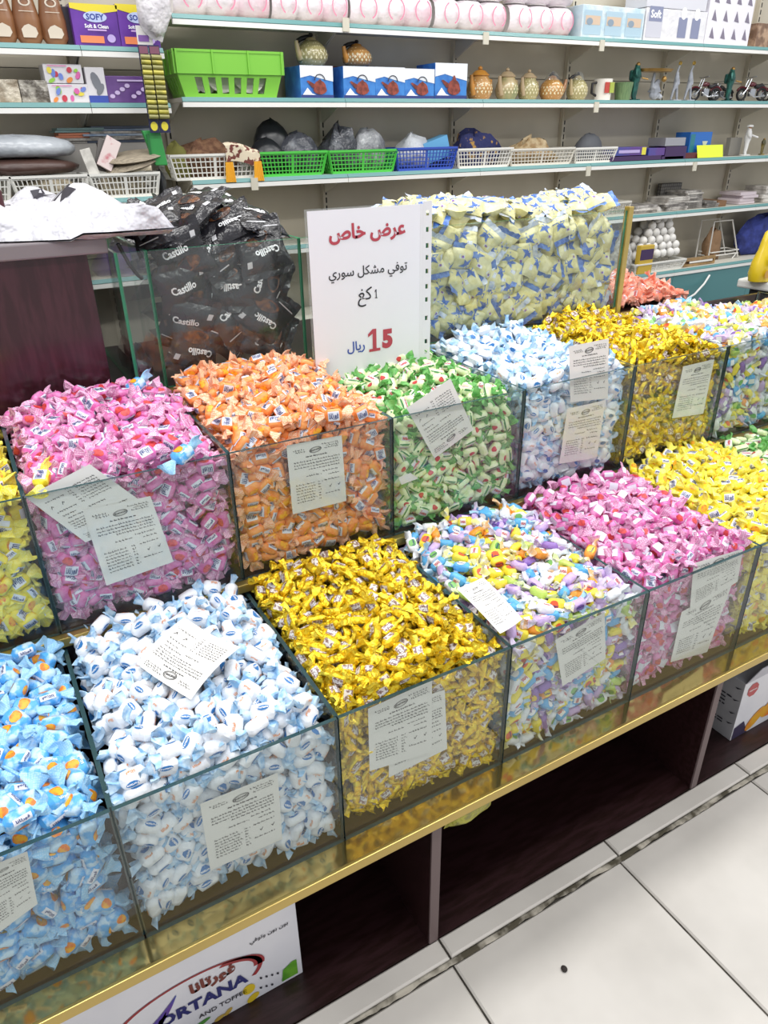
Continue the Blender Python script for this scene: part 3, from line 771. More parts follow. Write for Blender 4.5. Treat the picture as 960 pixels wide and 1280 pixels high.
for i, (x, y, z) in enumerate(TOPS):
    add_bag((x, y, z), (rng.uniform(-.8, .8), rng.uniform(-.9, -.1), 1), rng.uniform(0, 6.28), 'black toffee bag with pointed corners on top of the bag pile', (xa-.02, Y3+.03, None), (xb+.01, Y4-.01, None), 'black toffee bags heaped on top')

CREAM = mat('marshmallow_cream', '#ddd596', 0.35, color2='#ebe5b6', scale=40, bump=.4, bscale=60)
CLEARW = mat('milky_film', '#dfe3ea', 0.22, color2='#b9c6e2', scale=60, spec=.6)
STARB = mat('star_blue', '#3c66b8', 0.35, color2='#6d92d6', scale=60)
packs = []
for v in range(3):
    fn, mb = pouch_mesh(.080, .064, .042, 80+v, 8, 8)
    root = mb.build('marshmallow_packet', CREAM, smooth=60)
    for sg in (-1, 1): fin(.078, sg*.0315, sg*.046, 9+v+sg, 8).build('seal_fin', CLEARW if sg > 0 else STARB, root)
    for sd in ((1, -1) if v == 0 else (1,)):
        s = lambda x, y, sd=sd: fn(sd*x/.040, y/.032, sd, .001)
        m = MB(); st = [(-.012+(.027 if i % 2 == 0 else .011)*math.cos(i*math.pi/5+.3), .012+(.023 if i % 2 == 0 else .010)*math.sin(i*math.pi/5+.3)) for i in range(10)]
        c0 = s(-.012, .012); m.add([s(max(-.035, min(.035, x)), max(-.03, min(.03, y))) for x, y in st]+[c0], [(10, i, (i+1) % 10) for i in range(10)]); m.build('star_print', STARB, root)
        m = MB(); m.add([s(x, y) for x, y in ((.004, -.018), (.022, -.018), (.022, -.008), (.004, -.008))], [(0, 1, 2, 3)], 0); m.add([s(x+.001, y) for x, y in ((.006, -.016), (.014, -.016), (.014, -.010), (.006, -.010))], [(0, 1, 2, 3)], 1)
        m.build('label', [LBL_W, mat('print_lilac', '#8d86b8', .5)], root)
    packs.append(root)
first.update({id(b): True for b in packs})
ma, mb_ = XS[4]+T/2+.003, XS[6]-.006
def add_pack(P, N, ang, lab, grp, zlo=None):
    b = rng.choice(packs); f = first[id(b)]; first[id(b)] = False
    M = Matrix.Translation(P) @ frame(N, (1, 0, 0)) @ Matrix.Rotation(ang, 4, 'Z')
    o = place(b, M, (ma, Y3+T/2+.003, zlo), (mb_, Y4-.02, None), f)
    return tag(o, lab, 'packet', grp)
for x, z in hexes(mb_-ma, Z3T-Z3B, .057):
    add_pack((ma+x, Y3+.03+rng.uniform(0, .022), Z3B+z+.004), (rng.uniform(-.8, .8), -1 if rng.random() < .8 else 1, rng.uniform(-.8, .8)), rng.uniform(0, 6.28), 'cream marshmallow packet with a blue star pressed against the front glass', 'marshmallow packets behind the glass', Z3B+.001)
und = []
for x, y in hexes(mb_-ma, .34, .06):
    yy = Y3+.05+y; t = (yy-Y3)/.45
    z = 1.365+.03*math.sin(math.pi*min(1, t*1.3))+.012*math.sin(9*x+3*y)
    add_pack((ma+x, yy, z), (rng.uniform(-.6, .6), rng.uniform(-.7, .3), 1), rng.uniform(0, 6.28), 'cream marshmallow packet with a blue star on top of the heap', 'marshmallow packets heaped on top')
    und.append((ma+x, yy+.01, z-.045))
for x, z in hexes(mb_-ma, Z3T-Z3B-.03, .062): und.append((ma+x, Y3+.075, Z3B+z))
big = MB()
for P in und:
    fn, mb = pouch_mesh(.078, .085, .038, rng.randint(0, 9), 5, 5)
    M = Matrix.Translation((min(max(P[0], ma+.062), mb_-.062), P[1], max(P[2], Z3B+.062))) @ Euler((rng.uniform(-1, 1), rng.uniform(-.4, .4), rng.uniform(0, 6))).to_matrix().to_4x4()
    lowz = min((M @ Vector(p)).z for p in mb.v); M[2][3] += max(0, Z3B+.002-lowz)
    big.add(mb.v, mb.f, [0 if i > 4 else 1 for i in range(len(mb.f))], M)
tag(big.build('marshmallow_packet_heap', [CREAM, STARB], origin=((ma+mb_)/2, Y3+.2, Z3B), smooth=60), 'inner heap of cream and blue marshmallow packets filling the wide glass bin', 'packet heap', None, 'stuff')
bigb = MB()
for r in range(4):
    for c in range(3):
        fn, mb = pouch_mesh(.14, .12, .05, rng.randint(0, 9), 5, 5)
        M = Matrix.Translation((xa+.08+c*.105, Y3+.16+.09*(r % 3), Z3B+.08+r*.055)) @ Euler((rng.uniform(-.6, .6), rng.uniform(-.3, .3), rng.uniform(-.5, .5))).to_matrix().to_4x4()
        bigb.add(mb.v, mb.f, 0, M)
tag(bigb.build('toffee_bag_heap', BAG, origin=((xa+xb)/2, Y3+.2, Z3B), smooth=60), 'inner heap of black toffee bags filling the glass bin', 'bag heap', None, 'stuff')

# ================================================================== PRICE SHEETS
def sheet(name, corners, label, curl=0.0, seed=1, n_off=(0, -1, 0), parent=None, blank=False, grp=None):
    """a printed sheet between four corners (top left, top right, bottom right, bottom left as one reads it)"""
    A, B, C_, D = [Vector(p) for p in corners]
    N = (B-A).cross(D-A).normalized()
    if N.dot(CV-A) < 0: N = -N
    w, h = (B-A).length, (D-A).length
    def fn(u, v, off=0.0):
        p = A*(1-u)*(1-v)+B*u*(1-v)+C_*u*v+D*(1-u)*v
        return p+N*(off+curl*(math.sin(math.pi*v)*.6+(2*u-1)**2*.6*(1 if curl > 0 else -1)+.15*math.sin(5*u+3*v)))
    flip = (B-A).cross(D-A).dot(N) < 0
    mb = MB().grid(lambda p, q: fn(p, q), 6, 8, flip=flip)
    O = (A+C_)/2
    root = mb.build(name, PAPER, origin=O, smooth=60)
    tag(root, label, 'paper', grp)
    if blank: return root
    R = random.Random(seed); ink = MB()
    def quad(u0, u1, v0, v1): ink.add([fn(u0, v0, .0006), fn(u1, v0, .0006), fn(u1, v1, .0006), fn(u0, v1, .0006)], [(0, 1, 2, 3)])
    def line(u0, u1, v, th=.007):
        u = u0
        while u < u1:
            L = R.uniform(.015, .06)
            quad(u, min(u+L, u1), v-th/2, v+th/2)
            if R.random() < .7: quad(u+L*.2, u+L*.2+.007, v-.016, v)
            if R.random() < .45: quad(u+L*.6, u+L*.6+.007, v, v+.013)
            u += L+R.uniform(.006, .018)
    g = lambda x, y: fn(.5+x, .13-y*w/h, .0007)
    for k, (x0, x1) in enumerate(((.62, .92), (.70, .92), (.66, .92))): line(x0, x1, .07+.03*k, .005)
    for k, (x0, x1) in enumerate(((.10, .30), (.14, .32))): line(x0, x1, .10+.03*k, .005)
    line(.32, .70, .21, .011)
    for k in range(4): line(.10 if k < 3 else .35, .92, .27+.042*k)
    line(.60, .88, .46); line(.70, .90, .52); line(.30, .55, .49)
    for k in range(7): line(.10, .46-.04*R.random(), .60+.042*k, .006); line(.50, .55, .60+.042*k, .006)
    line(.62, .9, .60); line(.62, .9, .80)
    ring2(ink, 0, 0, .11, .052, .10, g, rot=.12); ring2(ink, 0, 0, .092, .040, .10, g, rot=.12)
    letters(ink, 'FORTANA', g, width=.15, bold=.05, rot=.12)
    for u in (.70, .86):
        ink.add([fn(u+x, .70+y*w/h, .0007) for x, y in ((0, 0), (.012, -.006), (.018, .012), (.045, -.03), (.05, -.026), (.02, .028))], [(0, 1, 2, 5), (2, 3, 4, 5)])
    ink.build('print', INK, root, smooth=None)
    return root
def wall_sheet(pxs, y, label, name='price_sheet', **k): return sheet(name, [at(px, py, y=y) for px, py in pxs], label, **k)
g1, g2 = Y1+T/2+.0022, Y2+T/2+.0022
wall_sheet([(-30, 1090), (34, 1064), (47, 1130), (-15, 1176)], g1, 'white price sheet behind the glass of the blue toffee bin', seed=2)
wall_sheet([(250, 1005), (347, 966), (353, 1049), (263, 1088)], g1, 'white price sheet behind the glass of the white candy bin in front', seed=3)
wall_sheet([(460, 886), (540, 850), (540, 940), (462, 964)], g1, 'larger white price sheet behind the glass of the front gold toffee bin', seed=4)
wall_sheet([(486, 885), (556, 862), (559, 936), (486, 972)], g1+.0022, 'second price sheet peeping out behind the larger one in the front gold bin', seed=5)
wall_sheet([(694, 800), (756, 765), (757, 823), (703, 858)], g1, 'white price sheet with a cut corner on the front assorted candy bin', seed=6)
wall_sheet([(852, 765), (916, 728), (884, 815), (838, 828)], g1+.0018, 'lower price sheet on the front pink candy bin near the carton', seed=7)
wall_sheet([(867, 704), (929, 686), (922, 727), (862, 765)], g1, 'upper folded price sheet on the front pink candy bin near the carton', seed=8)
wall_sheet([(195, 640), (107, 678), (32, 622), (112, 580)], g2, 'price sheet turned upside down in the left pink candy bin', seed=9, n_off=(0, 0, 0))
wall_sheet([(103, 638), (188, 620), (217, 702), (133, 732)], g2-.0012, 'upright price sheet overlapping the turned one in the left pink candy bin', seed=10)
wall_sheet([(358, 557), (427, 544), (433, 626), (366, 643)], g2, 'white price sheet behind the glass of the orange candy bin', seed=11)
wall_sheet([(592, 537), (543, 573), (508, 510), (563, 473)], g2, 'tilted upside-down price sheet in the green candy bin', seed=12)
wall_sheet([(498, 597), (513, 591), (523, 598), (502, 606)], g2, 'small torn paper scrap low in the green candy bin', 'paper_scrap', blank=True)
wall_sheet([(711, 433), (761, 423), (760, 498), (713, 503)], g2+.0018, 'upper price sheet standing above the glass of the rear white candy bin', seed=13)
wall_sheet([(709, 511), (757, 500), (746, 572), (699, 580)], g2, 'lower price sheet on the rear white candy bin beneath another sheet', seed=14)
wall_sheet([(854, 458), (893, 449), (879, 517), (840, 523)], g2, 'white price sheet behind the glass of the rear gold toffee bin', seed=15)
sheet('price_sheet', [at(240, 878, z=.722), at(172, 832, z=.722), at(232, 776, z=.755), at(302, 812, z=.745)], 'curled price sheet lying on top of the white candy heap', curl=.012, seed=16)
sheet('price_sheet', [at(571, 737, z=.745), at(604, 722, z=.755), at(653, 775, z=.722), at(625, 793, z=.722)], 'price sheet lying between the gold and assorted heaps in front', curl=.004, seed=17)

# ================================================================== BIG PRICE SIGN
SX0, SX1, SZ0, SZ1, SY = .184, .503, .947, 1.440, .95
sg = thing('price_sign', ((SX0+SX1)/2, SY, .885), 'tall white special-offer price sign with red and blue lettering above the green candy', 'sign')
MB().box(SX0, SX1, SY, SY+.0015, SZ0, SZ1).build('paper', mat('sign_paper', '#e3e2ea', .55), sg)
s = MB().box(SX0-.006, SX1+.004, SY+.002, SY+.004, SZ0-.004, SZ1+.004).build('acrylic_back', CLEAR, sg)
st = MB(); hx0, hx1 = SX1+.009, SX1+.036; hs = [.02, .06, .105, .135, .20, .25, .285, .325, .36, .39, .43, .47]
st.box(hx0, hx0+.009, SY-.0005, SY+.001, SZ0-.004, SZ1+.006); st.box(hx1-.009, hx1, SY-.0005, SY+.001, SZ0-.004, SZ1+.006)
zp = SZ0-.004
for hz in [SZ0+q for q in hs]+[SZ1+.012]:
    st.box(hx0+.009, hx1-.009, SY-.0005, SY+.001, zp, hz-.006); zp = hz+.006
st.box(SX1, hx0, SY-.0003, SY+.0008, SZ0, SZ1)
st.build('punched_strip', mat('binder_strip', '#dedde2', .3), sg)
MB().box(.389, .397, SY+.005, SY+.009, .875, SZ0+.2).build('holder_stick', mat('pale_wood', '#c9b79a', .6), sg)
sp = lambda x, z: (x, SY-.0012, z)
rect_ = lambda x0, x1, z0, z1: [(x0, z0), (x1, z0), (x1, z1), (x0, z1)]
def at2(px, py): P = at(px, py, y=SY); return P[0], P[2]
for txt, c, wpx, mm, bold in ((arabic('عرض خاص'), (460, 290), 96, mat('sign_red', '#b0404f', .6), .035), (arabic('توفي مشكل سوري'), (461, 340), 98, INK, .01), (arabic('كغ'), (456, 371), 18, INK, .005),
                              ('5', (484, 423), 13, MATS['sign_red'] if 'sign_red' in MATS else RED, .06), (arabic('ريال'), (445, 434), 22, mat('sign_blue', '#3c56a8', .6), .02)):
    x, z = at2(*c); w = at2(c[0]+wpx/2, c[1])[0]-at2(c[0]-wpx/2, c[1])[0]
    m = MB(); letters(m, txt, sp, width=w, bold=bold, cx=x, cy=z, res=4); m.build('lettering', mm, sg)
for c, hpx, wk, mm in (((468, 425), 28, .19, MATS['sign_red']), ((470, 367), 11, .11, INK)):      # the figure one with its flag and foot
    x, z = at2(*c); h = at2(c[0], c[1]-hpx/2)[1]-at2(c[0], c[1]+hpx/2)[1]; q = wk*h/2
    m = MB(); plate(rect_(x-q, x+q, z-h/2, z+h/2), sp, m); plate([(x-q, z+h/2), (x-q*3.4, z+h*.30), (x-q*3.4, z+h*.16), (x-q, z+h*.30)], sp, m); plate(rect_(x-q*3, x+q*3, z-h/2, z-h/2+q*1.3), lambda u, v: (u, SY-.0014, v), m); m.build('lettering', mm, sg)

# ================================================================== CARTONS UNDER THE COUNTER
CARD = mat('white_carton', '#e8e7ec', .45, color2='#dfdfe6', scale=6)
CARDG = mat('grey_carton_side', '#b4b3b6', .5, color2='#a9a8ac', scale=8)
zc = FLOOR+.0215; cx1, cy0 = -.279, .175
ca = thing('carton', (-.55, .3, zc), 'white printed toffee carton with a red oval logo under the counter', 'carton')
MB().box(-.90, cx1, cy0, .50, zc, .215).build('box', CARD, ca, bevel=.002)
MB().add([(-.90, cy0-.002, .215), (cx1-.002, cy0-.002, .215), (cx1-.012, cy0-.03, .262), (-.90, cy0-.03, .262), (-.90, cy0, .216), (cx1-.002, cy0, .216), (cx1-.012, cy0-.028, .263), (-.90, cy0-.028, .263)],
         [(0, 1, 2, 3), (7, 6, 5, 4), (0, 4, 5, 1), (3, 2, 6, 7), (1, 5, 6, 2), (0, 3, 7, 4)]).build('top_flap', mat('lilac_flap', '#b9b6c6', .5), ca)
fp = lambda x, z: (x, cy0-.0015, z)
def c2(px, py): P = at(px, py, y=cy0); return P[0], P[2]
NAVYP = mat('carton_navy', '#2c2f6e', .4); REDP = mat('carton_red', '#9c3236', .4); SWOOSH = mat('carton_blue', '#3b4ca6', .4, color2='#6a3f96', scale=14)
lx, lz = c2(238, 1250)
m = MB(); ring2(m, lx, lz, .155, .072, .07, fp, a0=-.5, a1=2.6, n=28, rot=.03); ring2(m, lx+.01, lz+.004, .15, .062, .16, fp, a0=-.15, a1=1.1, n=16, rot=.03); m.build('logo_ring', REDP, ca)
m = MB()
for k, (dz, ln) in enumerate(((0, .11), (-.034, .085))):
    x0, z0 = lx-.135, lz-.035+dz
    P = []
    for i in range(11):
        t = i/10; P += [fp(x0+ln*t, z0+.075*t**1.7), fp(x0+ln*t+.002, z0+.075*t**1.7-.03*math.sin(math.pi*min(1, t*.95+.05))**.8-.001)]
    m.add(P, [(2*i, 2*i+1, 2*i+3, 2*i+2) for i in range(10)])
m.build('logo_swoosh', SWOOSH, ca)
m = MB(); letters(m, 'ORTANA', fp, width=.19, bold=.04, cx=lx+.025, cy=lz-.022); m.build('lettering', NAVYP, ca)
m = MB(); letters(m, FA, fp, width=.095, bold=.05, cx=lx+.05, cy=lz+.028); m.build('lettering', mat('carton_brown', '#7a3a30', .4), ca)
m = MB(); letters(m, 'AND TOFFEE', fp, width=.105, bold=.015, cx=lx+.06, cy=lz-.068); m.build('lettering', BLACKP, ca)
x, z = c2(336, 1166); m = MB(); letters(m, arabic('بون بون وتوفي'), fp, width=.085, bold=.02, cx=x, cy=z); m.build('lettering', BLACKP, ca)
x, z = c2(362, 1214); m = MB(); plate([(x-.02, z-.02), (x+.018, z-.02), (x+.018, z+.03), (x+.008, z+.032), (x-.015, z+.018)], fp, m); m.build('apple_print', mat('apple_green', '#6fae35', .4, color2='#4d8f26', scale=30), ca)
x, z = c2(311, 1236); m = MB(); plate(oval(x, z, .014, .016), fp, m); plate(oval(x+.006, z-.035, .016, .01, rot=.6), fp, m); m.build('lemon_print', mat('lemon', '#dfc22f', .4), ca)
x, z = c2(285, 1262); m = MB(); plate(oval(x, z-.005, .012, .006, rot=.8), fp, m); plate(oval(x-.02, z-.01, .012, .006, rot=.3), fp, m); m.build('nut_print', mat('nut', '#c2a24a', .5), ca)
x, z = c2(250, 1275); m = MB(); plate(oval(x, z-.012, .022, .006, rot=.25), fp, m); m.build('leaf_print', mat('leaf', '#4f8f3a', .5), ca)
m = MB()
for i in range(7): x, z = c2(326+7*(i % 4), 1222+12*(i//4)-2*(i % 4)); plate(oval(x, z, .0025, .0045, 8, .4), fp, m)
m.build('seed_print', BLACKP, ca)

rc = thing('carton', (1.30, .3, zc), 'white fruit-printed carton with grey end and raised flap beside a divider', 'carton')
rx0, ry0, rx1 = 1.135, .150, 1.62; rzt = .165
rb = MB().box(rx0, rx1, ry0, .36, zc, rzt); rb.m[4] = 1
rb.build('box', [CARD, CARDG], rc, bevel=.0015)
MB().add([(rx0, ry0-.002, rzt), (rx1, ry0-.002, rzt), (rx1, ry0-.03, rzt+.075), (rx0+.006, ry0-.03, rzt+.075), (rx0, ry0, rzt+.001), (rx1, ry0, rzt+.001), (rx1, ry0-.028, rzt+.076), (rx0+.006, ry0-.028, rzt+.076)],
         [(0, 1, 2, 3), (7, 6, 5, 4), (0, 4, 5, 1), (3, 2, 6, 7), (1, 5, 6, 2), (0, 3, 7, 4)]).build('top_flap', mat('grey_flap', '#c6c6cf', .5), rc)
ep = lambda x, z: (rx0-.0012, ry0+.105-x, zc+z)       # printed end, read from outside
m = MB(); R = random.Random(4)
for k, z in enumerate((.150, .137, .124, .111, .055, .045)):
    u = -.075
    while u < .06:
        L = R.uniform(.008, .02); m.add([ep(u, z), ep(u+L, z), ep(u+L, z+.005), ep(u, z+.005)], [(0, 1, 2, 3)]); u += L+.004
for z in (.195, .15, .10, .06): m.add([ep(x, z+dz) for x, dz in ((.078, 0), (.085, -.004), (.1, .006), (.085, .001))], [(0, 1, 2, 3)])
m.build('print', BLACKP, rc)
rp = lambda x, z: (rx0+x, ry0-.0012, zc+z)
m = MB(); plate([(.045+.026*math.cos(i*math.pi/4+.39), .185+.026*math.sin(i*math.pi/4+.39)) for i in range(8)], rp, m); m.build('logo', mat('faded_red', '#bf5a5c', .5), rc)
m = MB(); letters(m, 'FORTANA', rp, width=.035, bold=.03, cx=.045, cy=.185, rot=0); MB(); m.v = [(x, y-.0008, z) for x, y, z in m.v]; m.build('lettering', WHITEP, rc)
m = MB(); plate([(0.003, .003), (.075, .003), (.045, .06), (.003, .05)], rp, m, 0)
m.v = [(x, y, z) for x, y, z in m.v]
m.build('dark_print', mat('carton_dark', '#3a3350', .4), rc)
m = MB(); plate(oval(.10, .045, .05, .022, 14, .7), lambda x, z: (rx0+x, ry0-.002, zc+z), m); plate(oval(.19, .07, .07, .035, 14, .4), lambda x, z: (rx0+x, ry0-.0024, zc+z), m)
m.build('fruit_print', mat('fruit', '#e0a82e', .4, color2='#d9532c', scale=12), rc)
# yellow sack showing under the ledge
fnp, mb = pouch_mesh(.15, .10, .07, 5)
sk = mb
sk.v = [(x*.85+.13, .135+z*.75, .286+y*.95) for x, y, z in sk.v]
tag(sk.build('candy_sack', mat('yellow_sack', '#c3c04a', .3, color2='#8f8b4a', scale=40, bump=.6, bscale=60), origin=(.13, .135, .33), smooth=60), 'yellow sack of sweets hanging under the ledge below the gold toffee', 'sack')
tag(MB().lathe([(.0001, .0), (.007, .0005), (.008, .004), (.004, .007), (.0001, .0075)], 10, (.24, -.105, FLOOR+.0002), sx=.9).build('sweet_crumb', mat('crumb', '#2b2320', .8), origin=(.24, -.105, FLOOR)), 'small dark crumb dropped on the white floor tile', 'crumb')

# ================================================================== THINGS ON THE WALL SHELVES
def span(p0, p1, Y, py): return at(p0, py, y=Y)[0], at(p1, py, y=Y)[0]
def ztop(px, py, Y): return at(px, py, y=Y)[2]
M_ = lambda n, c, **k: mat(n, c, **k)
def front_fn(Y, off=.0012): return lambda x, z: (x, Y-off, z)
def boxed(name, p0, p1, pyt, row, depth, m, label, cat, back=.025, side=None, group=None, zb=None):
    zs, yf = row; zs = zs if zb is None else zb; Y = yf+back
    X0, X1 = span(p0, p1, Y, pyt+12); Z1 = ztop((p0+p1)/2, pyt, Y)
    t = thing(name, ((X0+X1)/2, Y+depth/2, zs), label, cat, group)
    MB().box(X0, X1, Y, Y+depth, zs+.0005, Z1).build('box', m, t, bevel=.002)
    return t, X0, X1, zs, Z1, Y
def prints(t, Y, items, name='print', off=.0012):
    """flat print on a front: (polygon or text spec, material)"""
    for k, (poly, m) in enumerate(items):
        mb = MB(); f = front_fn(Y, off+.0004*k)
        if isinstance(poly, tuple): s, cx, cz, w = poly; letters(mb, s, f, width=w, bold=.03, cx=cx, cy=cz)
        else: plate(poly, f, mb)
        mb.build('lettering' if isinstance(poly, tuple) else name, m, t)
rect2 = lambda x0, x1, z0, z1: [(x0, z0), (x1, z0), (x1, z1), (x0, z1)]
def basket(name, p0, p1, pyt, row, depth, m, label, back=.015, nv=18, nh=4, zb=None, taper=.018, group=None, x01=None, h=None):
    zs, yf = row; zs = zs if zb is None else zb; Y = yf+back
    X0, X1 = x01 or span(p0, p1, Y, pyt+6); Z1 = zs+h if h else ztop((p0+p1)/2, pyt, Y)
    t = thing(name, ((X0+X1)/2, Y+depth/2, zs), label, 'basket', group)
    a = taper; w = .005
    top = [(X0, Y), (X1, Y), (X1, Y+depth), (X0, Y+depth)]; bot = [(X0+a, Y+a*.6), (X1-a, Y+a*.6), (X1-a, Y+depth-a*.6), (X0+a, Y+depth-a*.6)]
    MB().add([(x, y, zs+.001) for x, y in bot]+[(x, y, zs+.004) for x, y in bot], [(3, 2, 1, 0), (4, 5, 6, 7)]+[(i, (i+1) % 4, 4+(i+1) % 4, 4+i) for i in range(4)]).build('base', m, t)
    r = MB()
    for i in range(4):
        A, B = top[i], top[(i+1) % 4]; r.bar((A[0], A[1], Z1-.004), (B[0], B[1], Z1-.004), .011, .008)
    r.build('rim', m, t)
    for i in range(4):
        mb = MB(); A, B, C_, D = Vector((*bot[i], zs+.004)), Vector((*bot[(i+1) % 4], zs+.004)), Vector((*top[(i+1) % 4], Z1-.008)), Vector((*top[i], Z1-.008))
        P = lambda u, v: A*(1-u)*(1-v)+B*u*(1-v)+C_*u*v+D*(1-u)*v
        n = nv if i % 2 == 0 else max(4, int(nv*.7))
        for k in range(n+1): mb.bar(P(k/n, 0), P(k/n, 1), .0035 if 0 < k < n and k != n//2 else .011, .0025, up=(0, 1, 0) if i % 2 == 0 else (1, 0, 0))
        for k in range(nh+1): mb.bar(P(0, k/nh), P(1, k/nh), .0025, .0035 if 0 < k < nh else .010)
        mb.build('lattice_side', m, t)
    return t, X0, X1, zs, Z1, Y
def lump(name, c, r, m, label, cat, seed=0, rough=.18, group=None, n=14, flatb=True, fold=3.0):
    """a soft crumpled thing: rounded, dented, flat where it rests"""
    R = random.Random(seed); ph = [R.uniform(0, 6.28) for _ in range(6)]
    def fn(u, v):
        th = 2*math.pi*u; p = math.pi*(v-.5); k = 1+rough*(math.sin(fold*th+ph[0]+2*p)*.5+math.sin(2*fold*th+ph[1]-3*p)*.3+math.sin(5*p+ph[2]+th)*.4)
        x, y, z = math.cos(p)*math.cos(th)*k, math.cos(p)*math.sin(th)*k, math.sin(p)*k
        if flatb: z = max(z, -.55)
        return (c[0]+x*r[0], c[1]+y*r[1], c[2]+(z+(.55 if flatb else 0))*r[2])
    o = MB().grid(fn, n, n//2+2, wrap_u=True).build(name, m, origin=c, smooth=70)
    return tag(o, label, cat, group)

# ---- top shelf of the long run: wrapped rolls, tissues, towels
ROLLW = M_('roll_film', '#ece6ea', rough=.25, color2='#e3c9d2', scale=9, mixlo=.52, mixhi=.68, bump=.35, bscale=22, spec=.6)
PINKP = M_('film_pink', '#d98aa3', rough=.35)
ROLL = M_('tissue_roll', '#efece9', rough=.8)
def roll_pack(p0, p1, row, label, n, nm='toilet_roll_pack', m=ROLLW, zt=None, rows=2):
    zs, yf = row; Y = yf+.03
    X0, X1 = span(p0, p1, Y, 20); r = (X1-X0)/n/2; h = .115
    t = thing(nm, ((X0+X1)/2, Y+.1, zs), label, 'pack', 'wrapped roll packs on the top shelf')
    for k in range(rows):
        def fn(u, v, k=k):
            x = X0+(X1-X0)*u; b = abs(math.sin(math.pi*n*u))**.5
            a = math.pi*(v-.5)
            return (x, Y+.085-(.055+.03*b)*math.cos(a)**.6 if abs(math.cos(a)) > 1e-6 else Y+.085, zs+.001+h*k+(h/2)*(1+math.sin(a)*(.9+.1*b)))
        MB().grid(fn, n*6, 8).build('film_wrap', m, t, smooth=60)
        for q in range(n):
            MB().lathe([(.018, 0), (r*.9, 0), (r*.9, h-.01), (.018, h-.01)], 12, (X0+r*(2*q+1), Y+.092, zs+.002+h*k)).build('roll', ROLL, t, smooth=40)
        mb = MB()
        for q in range(n):
            f = lambda x, z: (x, Y-.003, z)
            ring2(mb, X0+r*(2*q+1), zs+h*k+h*.5, r*.62, h*.36, .14, f, a0=-1.1, a1=1.1, n=8); ring2(mb, X0+r*(2*q+1), zs+h*k+h*.5, r*.62, h*.36, .14, f, a0=2.0, a1=4.2, n=8)
        mb.build('pink_print', PINKP, t)
    return t
for i, (a, b) in enumerate(((222, 342), (345, 440), (443, 545), (549, 638), (643, 722))):
    roll_pack(a, b, RT[1], ['white and pink roll pack at the near end of the top shelf', 'second white and pink roll pack from the shelf end, above the green crate', 'third white and pink roll pack from the shelf end, above the kettle boxes',
                            'fourth white and pink roll pack, above the tall kettle box', 'white and pink roll pack next to the clear tissue packs'][i], 3)
TISS = M_('tissue_film', '#d4dde2', rough=.25, color2='#b9d2de', scale=12, bump=.3, bscale=30)
t, X0, X1, zs, Z1, Y = boxed('tissue_pack', 728, 806, 8, RT[1], .16, TISS, 'clear-wrapped pale blue tissue pack beside the pink roll packs', 'pack')
w = (X1-X0)/3
for k in range(3): prints(t, Y, [(rect2(X0+w*k+.012, X0+w*(k+1)-.012, zs+.012, Z1-.02), M_('tissue_blue', '#a9c3d2', rough=.4)), (rect2(X0+w*k+.02, X0+w*(k+1)-.02, zs+.05, zs+.085), M_('tissue_tan', '#cdb6a0', rough=.5)), (oval(X0+w*(k+.35), zs+.062, .02, .014), M_('tissue_grey', '#8797a6', rough=.5))])
t, X0, X1, zs, Z1, Y = boxed('towel_roll_pack', 807, 884, 12, RT[1], .15, M_('towel_film', '#dcdce0', rough=.25, bump=.3, bscale=25), 'clear pack of printed kitchen rolls with a grey-blue label', 'pack')
GB = M_('grey_blue_print', '#8288a4', rough=.5)
prints(t, Y, [(rect2(X0+.01, X0+.115, zs+.015, Z1-.02), M_('roll_grey', '#c3c4cf', rough=.5)), (rect2(X0+.02, X0+.11, zs+.08, zs+.14), GB), (('Soft', X0+.065, zs+.11, .07), WHITEP)])
for k in (.6, .82): prints(t, Y, [(rect2(X0+(X1-X0)*k-.03, X0+(X1-X0)*k+.03, zs+.02, Z1-.03), GB), (oval(X0+(X1-X0)*k, zs+.12, .02, .025), WHITEP)])
t, X0, X1, zs, Z1, Y = boxed('towel_roll_pack', 812, 888, -32, RT[1], .14, M_('towel_film_top', '#cfd0d8', rough=.25), 'second kitchen roll pack stacked on top of the labelled one', 'pack', zb=Z1+.001)
t, X0, X1, zs, Z1, Y = boxed('napkin_pack', 888, 944, -8, RT[1], .16, M_('napkin_film', '#e4e2ea', rough=.3), 'white pack printed with rows of grey drops near the shelf end', 'pack')
w = (X1-X0)/4; DROP = M_('drop_grey', '#7d7688', rough=.5)
for r_ in range(4):
    for k in range(4): prints(t, Y, [([(X0+w*(k+.35), zs+.03+r_*.075), (X0+w*(k+.8), zs+.025+r_*.075), (X0+w*(k+.5), zs+.075+r_*.075)], DROP)])
t, X0, X1, zs, Z1, Y = boxed('brown_packet', 946, 990, 30, RT[1], .15, M_('brown_bag', '#7a5f4c', rough=.4, color2='#b0937a', scale=25, bump=.4, bscale=30), 'brown packets in clear film at the far end of the top shelf', 'packet')

